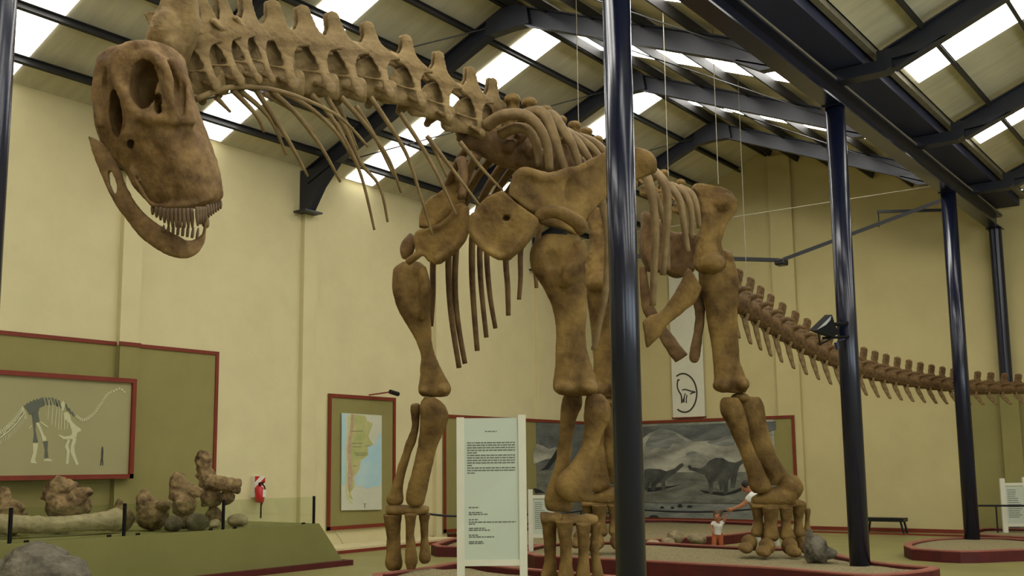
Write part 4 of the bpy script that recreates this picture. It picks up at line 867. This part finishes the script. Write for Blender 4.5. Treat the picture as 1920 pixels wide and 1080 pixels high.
for xa_, xb2 in zip(px, px[1:]):
    mesh_obj('pane', box(BM(), (xa_+0.03, PF+0.058, PZ+0.012), (xb2-0.03, PF+0.066, PZ+0.45)), 'glass', gs)
    mesh_obj('clip', box(BM(), (xa_+0.2, PF+0.05, PZ), (xa_+0.26, PF+0.075, PZ+0.03)), 'blackmetal', gs); mesh_obj('clip', box(BM(), (xb2-0.26, PF+0.05, PZ), (xb2-0.2, PF+0.075, PZ+0.03)), 'blackmetal', gs)
# fossils: each a lumpy bone of its own, set down on the plinth
def fossil(name, label, shapes, m, cat='fossil', group='fossil bones on the plinth', rest=PZ, disp=0.07, vox=0.02):
    b = BM()
    for s in shapes:
        if s[0] == 'b': pball(b, *s[1:])
        elif s[0] == 't': tube(b, [P(*p) for p in s[1]], s[2], 10, 3)
    me = organic(b, vox, 3, disp, 0.10)
    lo = min(v.co.z for v in me.vertices); me.transform(Matrix.Translation((0, 0, rest-lo)))
    return tag(mesh_obj(name, me, m, smooth=True), label, cat, group)
fossil('fossil_vertebra', 'brown fossil vertebra with one tall spike above the long pale bone end', [('b', 18, 950, 15.2, 32, 34, .25), ('t', [(8, 950, 15.2), (8, 915, 15.2), (12, 893, 15.2)], [.16, .11, .06]), ('t', [(20, 940, 15.1), (44, 926, 15.1)], [.1, .06])], 'fossil')
fossil('fossil_vertebra', 'big dark brown fossil vertebra lump above the pale long bone', [('b', 128, 955, 15.6, 42, 30, .3), ('t', [(95, 945, 15.5), (105, 918, 15.5), (120, 907, 15.5)], [.16, .14, .09]), ('b', 118, 918, 15.6, 28, 14, .2), ('t', [(140, 945, 15.5), (160, 930, 15.5), (168, 935, 15.5)], [.14, .11, .08]), ('b', 115, 985, 15.6, 24, 22, .22)], 'fossil')
fossil('fossil_limb_bone', 'long pale fossil limb bone lying along the plinth behind glass', [('t', [(-70, 990, 14.3), (0, 983, 14.5), (90, 985, 14.9), (170, 980, 15.3), (215, 976, 15.6)], [.19, .14, .12, .13, .17]), ('b', 214, 975, 15.6, 20, 22, .2)], 'fossilpale', disp=0.04)
fossil('fossil_fragment', 'small knobbly brown fossil fragment behind the end of the long bone', [('b', 232, 960, 16.3, 20, 22, .18), ('t', [(228, 950, 16.3), (224, 935, 16.3), (226, 922, 16.3)], [.09, .07, .04])], 'fossil')
fossil('fossil_vertebra', 'squat brown fossil vertebra with a pointed crest beside the grey block', [('b', 286, 957, 16.2, 30, 28, .26), ('t', [(272, 945, 16.2), (270, 922, 16.2), (274, 908, 16.2)], [.14, .11, .05]), ('b', 307, 938, 16.1, 15, 10, .14), ('t', [(274, 915, 16.2), (292, 932, 16.2)], [.05, .05])], 'fossil')
fossil('fossil_vertebra', 'brown fossil vertebra with broad upright blade beside the tallest fossil', [('b', 345, 950, 16.7, 22, 24, .22), ('t', [(334, 940, 16.7), (334, 905, 16.7), (338, 892, 16.7)], [.15, .13, .09]), ('t', [(338, 915, 16.7), (365, 925, 16.7), (378, 930, 16.7)], [.1, .09, .07]), ('b', 345, 980, 16.7, 18, 14, .2)], 'fossil')
fossil('fossil_vertebra', 'tallest brown fossil vertebra with club-topped spine and long side process', [('t', [(395, 960, 17.2), (392, 920, 17.2), (384, 895, 17.2), (381, 872, 17.2), (381, 858, 17.2)], [.16, .17, .13, .14, .10]), ('t', [(392, 915, 17.1), (420, 920, 17.0), (450, 924, 17.0)], [.14, .12, .13]), ('b', 425, 945, 17.1, 14, 14, .15), ('t', [(392, 915, 17.2), (368, 900, 17.2)], [.1, .05]), ('b', 400, 980, 17.2, 16, 18, .18)], 'fossil')
for lab, x, y, d, rx, ry in (('dark grey fossil block with a rounded top on the plinth', 324, 982, 15.95, 17, 15), ('tan flat-topped fossil block beside the dark grey block', 369, 976, 16.2, 23, 16), ('pale low fossil block nearest the extinguisher', 445, 979, 17.2, 20, 11), ('small pale stone chip between the two tan blocks', 402, 984, 16.9, 9, 7)):
    fossil('fossil_block', lab, [('b', x, y, d, rx, ry, .16), ('b', x+rx*.3, y+2, d, rx*.7, ry*.9, .14), ('b', x-rx*.35, y+3, d-.05, rx*.6, ry*.8, .14)], 'fossilgrey' if 'dark' in lab else 'fossilpale', disp=0.03)
# extinguisher on the pier
YE = YL-0.10
fe = thing('fire_extinguisher', 'red fire extinguisher on a dark stand under a striped plate', 'extinguisher', ONY(488, 985, YE-0.2))
c0 = ONY(487, 912, YE-0.12); c1 = ONY(487, 942, YE-0.12); k = 17.9/F_PX
b = BM(); tube(b, [c1, c1+Vector((0, 0, .02)), c0-Vector((0, 0, .04)), c0], [.05, .078, .078, .03], 14, 2); mesh_obj('cylinder', b, 'extred', fe, smooth=True)
mesh_obj('label_sticker', box(BM(), c1+Vector((.0, -.086, .10)), c1+Vector((.075, -.06, .24))), 'extwhite', fe)
b = BM(); tube(b, [c0, c0+Vector((0, 0, .06))], .02, 8, 1); beam(b, c0+Vector((-.05, -.03, .06)), c0+Vector((.09, -.03, .08)), .03, .02); mesh_obj('valve', b, 'blackmetal', fe)
b = BM(); tube(b, [c0+Vector((.03, -.03, .05)), c0+Vector((.10, -.03, -.03)), c0+Vector((.09, -.03, -.18)), c1+Vector((-.03, -.06, -.10))], .014, 6, 4); mesh_obj('hose', b, 'blackmetal', fe)
g0 = ONY(491, 988, YE-0.12); b = BM(); tube(b, [(c1.x+.03, c1.y, c1.z), (c1.x+.03, c1.y, PZ)], .016, 8, 1); mesh_obj('stand', b, 'blackmetal', fe)
sp_ = thing('extinguisher_plate', 'white plate with red diagonal stripes above the fire extinguisher', 'sign', ONY(487, 935, YE))
A = ONY(478, 893, YE-.01); Bp = ONY(497, 893, YE-.01); Cc = ONY(497, 932, YE-.01)
mesh_obj('plate', box(BM(), (A.x, YE-0.012, Cc.z), (Bp.x, YE+0.1-0.002, A.z)), 'extwhite', sp_)
W_, H_ = Bp.x-A.x, A.z-Cc.z
for pts in ([(0, 1), (.5, 1), (0, .72)], [(1, .95), (1, .72), (0, .2), (0, .45)]): mesh_obj('stripe', prism(BM(), [(A.x+W_*u, YE-0.013, Cc.z+H_*v) for u, v in pts], (0, -0.003, 0)), 'extred', sp_)
# ------------------------------------------------------------------ information signs
def sign(px, d, label, ztop_y, legs_to, rail_y, lines=True, face='signface'):
    "white framed glass sign: left/right post positions in the picture at distance d"
    a = P(px[0], rail_y, d); c = P(px[1], rail_y, d); ax = (c-a); ax.z = 0; W = ax.length; ax.normalize(); n = Vector((ax.y, -ax.x, 0)); n = n if n.dot(FW) < 0 else -n
    zt = P(px[0], ztop_y, d).z; zr = a.z; o0 = Vector((a.x, a.y, legs_to)); zv = Vector((0, 0, 1))
    t = thing('information_sign', label, 'sign', o0+ax*W/2)
    pw = W*0.055 if lines else W*0.09
    def B(u0, u1, z0, z1, th, off=0.0): return obox(BM(), o0+ax*W*(u0+u1)/2+zv*((z0+z1)/2-legs_to)+n*off, ax*W*(u1-u0)/2, n*th/2, zv*(z1-z0)/2)
    q = pw/W
    mesh_obj('post', B(0, 2*q, legs_to, zt, 0.045), 'white', t); mesh_obj('post', B(1-2*q, 1, legs_to, zt+0.02, 0.045), 'white', t)
    mesh_obj('rail', B(2*q, 1-2*q, zr-0.05, zr+0.01, 0.04), 'white', t)
    if not lines: mesh_obj('rail', B(2*q, 1-2*q, zt-0.16, zt-0.10, 0.04), 'white', t)
    zp = zt-0.01 if lines else zt-0.17
    fc = mesh_obj('panel', B(2*q, 1-2*q, zr+0.01, zp, 0.012), face, t)
    rnd = random.Random(3); b = BM(); hh = zp-zr
    def line(u0, u1, v, h):
        u = u0
        while u < u1-0.004:
            w_ = min(rnd.uniform(0.02, 0.075), u1-u); obox(b, o0+ax*W*(u+w_/2)+zv*(zr+hh*v-legs_to)+n*0.0075, ax*W*w_/2, n*0.001, zv*h*0.5*hh); u += w_+0.009
    if lines:
        line(.41, .58, .905, .007)
        v = .825
        for k_ in range(13):
            line(.15, .84 if k_ not in (4, 9, 12) else (.30, .22, .27)[(4, 9, 12).index(k_)], v, .0085); v -= .0178
        for v, e in ((.37, .32), (.348, .0), (.335, .36), (.322, .44), (.285, .31), (.268, .84), (.255, .26), (.225, .41), (.212, .47), (.178, .30), (.165, .53), (.132, .37), (.12, .38)):
            if e: line(.17, e, v, .008)
    else:
        for k_ in range(14): line(.25, rnd.uniform(.5, .75), .9-.055*k_, .02)
    tx = mesh_obj('printed_text', b, 'ink', t); tx['kind'] = 'stuff'; return t
sign((857, 989), 10.6, 'tall white framed information sign with printed text beside the front leg', 781, 0.0, 1052)
sign((991, 1040), 18.4, 'low white framed sign standing behind the near front leg', 918, 0.06, 1003, False)
sign((1880, 1932), 22.6, 'white framed sign behind the rail beside the gable panel', 897, 0.06, 983, False)
# bench
bh = thing('bench', 'simple dark bench with splayed legs standing against the gable wall', 'bench', ONX(1650, 1000, 25.7))
bx = 25.75; s0 = ONX(1622, 972, bx); s1 = ONX(1698, 972, bx)
mesh_obj('seat', box(BM(), (bx-0.18, s1.y, s0.z-0.06), (bx+0.18, s0.y, s0.z+0.03), 0.01), 'black', bh)
for y, s in ((s1.y+0.08, -1), (s0.y-0.08, 1)):
    for x in (bx-0.14, bx+0.14): mesh_obj('leg', beam(BM(), (x, y, s0.z-0.05), (x, y+s*0.06, 0), 0.04, 0.05, (1, 0, 0)), 'black', bh)
# floodlight on the column in the sand bed
fl = thing('floodlight', 'black box floodlight on a bracket clamped to the sand bed column', 'lamp', P(1560, 640, 15.0))
D = 15.3
q = [P(1529, 620, D), P(1560, 590, D), P(1567, 612, D), P(1574, 625, D), P(1562, 632, D), P(1545, 626, D)]
mesh_obj('housing', prism(BM(), q, FW*0.34), 'blackmetal', fl)
mesh_obj('lens', prism(BM(), [P(1531, 619, D-.006), P(1559, 592, D-.006), P(1557, 600, D-.006), P(1549, 609, D-.006)], FW*0.30-FW*0.002), 'lampglass', fl)
b = BM(); tube(b, [P(1534, 622, D), P(1538, 648, D)], .012, 6, 1); tube(b, [P(1538, 646, D), P(1560, 634, D)], .012, 6, 1); mesh_obj('stirrup', b, 'blackmetal', fl)
b = BM(); tube(b, [P(1542, 634, D+.1), P(1580, 632, D+.1), P(1592, 631, D+.1)], .02, 8, 1); tube(b, [P(1566, 608, D+.15), P(1590, 606, D+.15)], .03, 8, 1); mesh_obj('bracket', b, 'blackmetal', fl)
b = BM(); tube(b, [P(1568, 642, D+.05), P(1571, 655, D+.05)], [.035, .028], 10, 1); tube(b, [P(1570, 640, D+.05), P(1584, 636, D+.05)], .012, 6, 1); mesh_obj('small_lamp', b, 'steelblue', fl)
# ------------------------------------------------------------------ kerbed beds, sand, rocks
def bed(label, out, h, sandz, inner=0.14, mound=None, group='kerbed sand beds'):
    out = [Vector((p.x, p.y, 0)) for p in out]; n = len(out)
    sm = [Vector((*v, 0)) for v in catmull([(p.x, p.y) for p in out+[out[0]]], 3)[:-1]]
    ctr = sum(sm, Vector())/len(sm)
    area = sum(a.x*c.y-c.x*a.y for a, c in zip(sm, sm[1:]+sm[:1]))
    if area < 0: sm = sm[::-1]
    inn = []
    for i, p in enumerate(sm):
        t = (sm[(i+1) % len(sm)]-sm[i-1]).normalized(); inn.append(p+Vector((-t.y, t.x, 0))*inner)
    t = thing('sand_bed', label, 'sand bed', ctr, group)
    def ringm(z0, z1, nm, m):
        b = BM(); A = [b.verts.new((p.x, p.y, z0)) for p in sm]; B_ = [b.verts.new((p.x, p.y, z1)) for p in sm]; C_ = [b.verts.new((p.x, p.y, z1)) for p in inn]; D_ = [b.verts.new((p.x, p.y, z0)) for p in inn]; N_ = len(sm)
        for i in range(N_):
            for U_, V_ in ((A, B_), (B_, C_), (C_, D_), (D_, A)): b.faces.new((U_[i-1], U_[i], V_[i], V_[i-1]))
        mesh_obj(nm, b, m, t)
    ringm(0, h-0.02, 'kerb', 'kerb'); ringm(h-0.02, h, 'kerb_cap', 'kerbtop')
    b = BM(); prev = [b.verts.new((p.x, p.y, 0.01)) for p in inn]; N_ = len(inn); c2 = sum(inn, Vector())/N_
    steps = 12
    for k_ in range(0, steps):
        f = 1-k_/steps; cur = []
        for p in inn:
            v = c2.lerp(p, f*0.985); z = sandz+0.02*noise.noise(Vector((v.x*2.3, v.y*2.3, 0)))
            for (mx, my, mr, mh) in (mound or []):
                dd = math.hypot(v.x-mx, v.y-my); z += mh*math.exp(-(dd/mr)**2)
            cur.append(b.verts.new((v.x, v.y, z)))
        for i in range(N_): b.faces.new((prev[i-1], prev[i], cur[i], cur[i-1]))
        prev = cur
    b.faces.new(prev)
    o = mesh_obj('sand', b, 'sand', t, smooth=True); o['kind'] = 'stuff'
    return t
Z = lambda x, y, z=0.24: ONZ(x, y, z)
bed('long red kerbed sand bed around the hind feet and floodlight column', [Z(1003, 1041), Z(1130, 1047), Z(1210, 1051), Z(1300, 1056), Z(1450, 1064), Z(1600, 1076), Vector((14.15, 4.25, 0)), Z(1762, 1064), Z(1700, 1058), Z(1627, 1050), Z(1575, 1039), Vector((17.5, 6.6, 0)), Vector((17.4, 8.2, 0)), Vector((17.6, 10.2, 0)), Vector((16.6, 11.3, 0)), Vector((15.0, 11.0, 0))], 0.24, 0.19)
bed('red kerbed sand bed under the front feet beside the tall sign', [Z(700, 1072), Z(790, 1061), Z(866, 1050), Vector((12.55, 9.3, 0)), Vector((12.3, 7.8, 0)), Vector((11.9, 6.3, 0)), Vector((10.4, 5.9, 0)), Vector((9.9, 7.5, 0)), Vector((9.9, 9.4, 0))], 0.22, 0.13, mound=[(11.55, 10.35, .55, .09), (10.98, 7.3, .6, .05)])
bed('small rounded red kerbed sand bed around the third column', [Z(1708, 1028, .2), Z(1800, 1033, .2), Z(1900, 1030, .2), Vector((20.3, 3.3, 0)), Vector((21.8, 3.9, 0)), Vector((22.35, 5.0, 0)), Vector((21.5, 5.8, 0)), Vector((19.9, 5.9, 0))], 0.20, 0.17)
bed('red kerbed bed below the olive gable panel with a thin rail', [Vector((23.2, 5.5, 0)), Vector((22.9, 5.0, 0)), Vector((22.75, 4.3, 0)), Vector((23.1, 3.4, 0)), Vector((25.2, 3.2, 0)), Vector((25.5, 5.6, 0)), Vector((24.2, 5.8, 0))], 0.20, 0.14)
bed('red kerbed bed with tan rocks below the dinosaur mural', [Z(1120, 1017, .2), Z(1208, 1012, .2), Z(1330, 1005, .2), Z(1395, 999, .2), Vector((23.5, 9.9, 0)), Vector((25.4, 10.8, 0)), Vector((25.4, 15.0, 0)), Vector((20.0, 15.2, 0)), Z(808, 1020, .2), Z(900, 1024, .2), Z(1010, 1021, .2)], 0.20, 0.13)
def rock(label, x, y, d, rx, ry, rd, m, rest, seed, name='rock', extra=()):
    b = BM(); pball(b, x, y, d, rx, ry, rd)
    for e in extra: pball(b, *e)
    r = random.Random(seed)
    for i in range(4): pball(b, x+r.uniform(-.5, .5)*rx, y+r.uniform(-.2, .6)*ry, d+r.uniform(-.3, .3)*rd, rx*.55, ry*.6, rd*.6)
    me = organic(b, max(.012, rx*d/F_PX/16), 1, .12*rx*d/F_PX*2, rx*d/F_PX*.5); lo = min(v.co.z for v in me.vertices); me.transform(Matrix.Translation((0, 0, rest-lo)))
    return tag(mesh_obj(name, me, m), label, 'rock', 'loose rocks')
rock('large rough grey boulder standing before the green plinth', 66, 1092, 12.6, 68, 62, .45, 'rock', 0.0, 1, 'boulder', [(110, 1100, 12.5, 58, 45, .4), (20, 1095, 12.6, 50, 40, .4)])
rock('pointed grey rock leaning beside the hind toes', 1530, 1042, 15.6, 22, 26, .2, 'rock', 0.17, 2, 'rock', [(1548, 1050, 15.6, 22, 12, .16), (1519, 1030, 15.6, 9, 26, .1)])
rock('tan rounded rock under the mural, tallest of the group', 1266, 998, 20.4, 16, 13, .22, 'rocktan', 0.12, 3)
rock('brown flat rock under the mural beside the child', 1306, 1000, 20.6, 18, 9, .25, 'rocktan', 0.12, 4)
rock('pale broken rock under the mural beside the column edge', 1224, 1004, 20.0, 14, 6, .15, 'fossilpale', 0.12, 5)
rock('tan knobbly rock between the tallest and the pale rock', 1252, 1004, 19.9, 13, 8, .18, 'rocktan', 0.12, 6)
rock('low grey rock lying behind the rail near the white sign', 1905, 1000, 23.2, 12, 5, .15, 'rock', 0.12, 7)
# barriers
def barrier(label, posts, top, sag, base):
    t = thing('barrier', label, 'barrier', posts[0])
    for p in posts: mesh_obj('post', tube(BM(), [(p.x, p.y, base), (p.x, p.y, top+0.01)], 0.018, 8, 1), 'black', t)
    for a, c in zip(posts, posts[1:]):
        q = [Vector((a.x+(c.x-a.x)*k_/6, a.y+(c.y-a.y)*k_/6, top-sag*4*(k_/6)*(1-k_/6))) for k_ in range(7)]
        mesh_obj('rail', tube(BM(), q, 0.022, 8, 2), 'black', t)
def bp(x, d): p = P(x, 970, d); return Vector((p.x, p.y, 0.12))
barrier('thin black rope barrier in front of the dinosaur mural', [bp(800, 20.3), bp(930, 20.6), bp(1090, 20.9), bp(1190, 21.4), bp(1425, 21.0)], 0.78, 0.06, 0.12)
barrier('black metal handrail on posts in the bed below the olive gable panel', [bp(1822, 22.7), bp(1869, 22.5), bp(1945, 22.2)], 0.72, 0.0, 0.12)
# ------------------------------------------------------------------ two visitors
def person(label, d, J, hair, shirt_m, leg_m, k, bare_legs=False):
    "figure from joint positions (picture x, y, depth offset in metres); k scales the limb radii"
    V = {n: P(x, y, d+o) for n, (x, y, o) in J.items()}
    t = thing('person', label, 'person', Vector((V['pelvis'].x, V['pelvis'].y, 0)))
    b = BM()
    tube(b, [V['pelvis'], V['waist'], V['chest'], V['neck']], [.125*k, .115*k, .135*k, .055*k], 12, 3)
    hd = (V['crown']-V['neck']).normalized(); fc = V['face']-V['head']; fc = (fc-hd*fc.dot(hd)).normalized(); sd = hd.cross(fc)
    hr = J_HEAD = (V['crown']-V['head']).length
    rot = Matrix((sd, fc, hd)).transposed()
    ball(b, V['head'], (hr*.76, hr*.92, hr), 14, rot); ball(b, V['head']-hd*hr*.45+fc*hr*.25, (hr*.55, hr*.6, hr*.55), 12, rot)
    tube(b, [V['neck']-hd*.02, V['head']-hd*hr*.4], [.05*k, .05*k], 10, 1)
    ball(b, V['head']+fc*hr*.95-hd*hr*.1, (hr*.13, hr*.2, hr*.2), 8, rot)
    for s in (-1, 1): ball(b, V['head']+sd*s*hr*.78, (hr*.1, hr*.2, hr*.26), 8, rot)
    for s in 'ab':
        sh, el, wr, ha = V['sh'+s], V['el'+s], V['wr'+s], V['ha'+s]
        tube(b, [V['chest'], sh, el, wr], [.09*k, .058*k, .044*k, .030*k], 10, 3)
        ad = (ha-wr).normalized(); nn = ad.cross(FW).normalized(); ln = (ha-wr).length
        tube(b, [wr, wr+ad*ln*.5], [.030*k, .036*k], 8, 1)
        for i in range(4):
            o = nn*(i-1.5)*.019*k; q = wr+ad*ln*.45+o; L_ = ln*(.62, .72, .68, .52)[i]
            tube(b, [q, q+ad*L_*.55+o*.2, q+ad*L_*.85-FW*.012*k], [.0105*k, .0095*k, .008*k], 6, 2)
        q = wr+ad*ln*.15+nn*.03*k; tube(b, [q, q+ad*ln*.25+nn*.03*k, q+ad*ln*.5+nn*.032*k], [.012*k, .011*k, .009*k], 6, 2)
        tube(b, [V['pelvis'], V['hip'+s], V['kn'+s], V['an'+s]], [.10*k, .078*k, .055*k, .038*k], 10, 3)
        ft = V['an'+s]+Vector((fc.x, fc.y, 0)).normalized()*.14*k-Vector((0, 0, .03*k)); tube(b, [V['an'+s]-Vector((0, 0, .02*k)), ft], [.04*k, .032*k], 8, 1)
    bo = mesh_obj('body', organic(b, .009*max(k, .7), 2), 'skin', t, smooth=True)
    for s in (-1, 1): mesh_obj('eye', ball(BM(), V['head']+fc*hr*.86+sd*s*hr*.32+hd*hr*.08, (hr*.10, hr*.07, hr*.07), 8, rot), 'hairdark', bo)
    mesh_obj('mouth', ball(BM(), V['head']+fc*hr*.84-hd*hr*.48, (hr*.2, hr*.07, hr*.05), 8, rot), 'redtrim', bo)
    b = BM()
    tube(b, [V['pelvis']+(V['pelvis']-V['waist'])*.25, V['waist'], V['chest'], V['neck']-hd*.03*k], [.140*k, .132*k, .150*k, .07*k], 14, 3)
    for s in 'ab': tube(b, [V['chest'], V['sh'+s], V['sh'+s].lerp(V['el'+s], .55)], [.10*k, .072*k, .062*k], 10, 3)
    mesh_obj('shirt', organic(b, .012, 3, .01, .05), shirt_m, t, smooth=True)
    b = BM()
    for s in 'ab': tube(b, [V['pelvis']+(V['waist']-V['pelvis'])*.25, V['hip'+s], V['kn'+s], V['an'+s]+(V['kn'+s]-V['an'+s])*.1], [.125*k, .096*k, .076*k, .072*k], 12, 3)
    mesh_obj('trousers', organic(b, .012, 3, .012, .05), leg_m, t, smooth=True)
    b = BM(); ball(b, V['head']+hd*hr*.18-fc*hr*.12, (hr*.86, hr*.98, hr*.92), 14, rot)
    if hair == 'hairbrown':
        for s in (-1, 1): ball(b, V['head']+hd*hr*.95+sd*s*hr*.7-fc*hr*.1, hr*.36, 8); 
    cut = BM(); ball(cut, V['head']+fc*hr*.95-hd*hr*.35, (hr*.9, hr*.72, hr*.85), 12, rot)
    mesh_obj('hair', organic(b, .01, 1, .02, .03, cut), hair, t, smooth=True)
    for s in 'ab':
        a = V['an'+s]; f2 = Vector((fc.x, fc.y, 0)).normalized(); b = BM(); tube(b, [a-f2*.03*k-Vector((0, 0, .035*k)), a+f2*.06*k-Vector((0, 0, .04*k)), a+f2*.17*k-Vector((0, 0, .05*k))], [.045*k, .046*k, .032*k], 8, 2); mesh_obj('shoe', b, 'tshirt' if hair == 'hairbrown' else 'black', t, smooth=True)
    # feet on the ground
    lo = min((v.co.z+wloc(o).z) for o in t.children if o.name.startswith('shoe') for v in o.data.vertices)
    t.location.z -= lo
    return t
CH = dict(pelvis=(1345, 1000, 0), waist=(1345.5, 993, 0), chest=(1346, 984, 0), neck=(1346, 977, 0), head=(1345.5, 968, 0), crown=(1345.5, 958.5, 0), face=(1343.5, 969, -.08), sha=(1337.5, 981, 0), ela=(1334, 988, -.02), wra=(1335, 994, -.08), haa=(1337, 998, -.11), shb=(1354, 980, 0), elb=(1359, 974.5, -.02), wrb=(1362, 968.5, -.03), hab=(1363, 964, -.03), hipa=(1340.5, 1003, 0), kna=(1339, 1016, -.02), ana=(1337.5, 1028, 0), hipb=(1350.5, 1003, 0), knb=(1351.5, 1016, -.02), anb=(1353, 1028, 0))
person('small child in white shirt and orange trousers holding the adult hand', 20.3, CH, 'hairbrown', 'tshirt', 'orange', 0.62)
AD = dict(pelvis=(1446, 958, .1), waist=(1436, 950, .05), chest=(1420, 940, 0), neck=(1408, 930, -.02), head=(1399.5, 921, -.03), crown=(1396, 911, -.03), face=(1392, 926, -.05), sha=(1411, 938, -.14), ela=(1394, 955, -.12), wra=(1373, 964, -.06), haa=(1363, 966, -.03), shb=(1420, 937, .2), elb=(1424, 958, .25), wrb=(1420, 976, .2), hab=(1418, 984, .18), hipa=(1440, 964, -.02), kna=(1418, 997, -.06), ana=(1424, 1037, -.04), hipb=(1450, 964, .2), knb=(1448, 1000, .2), anb=(1458, 1036, .2))
person('dark haired adult in white shirt bending behind the hind foot', 19.7, AD, 'hairdark', 'tshirt', 'jeans', 1.0)
bpy.data.scenes.remove(TMP)
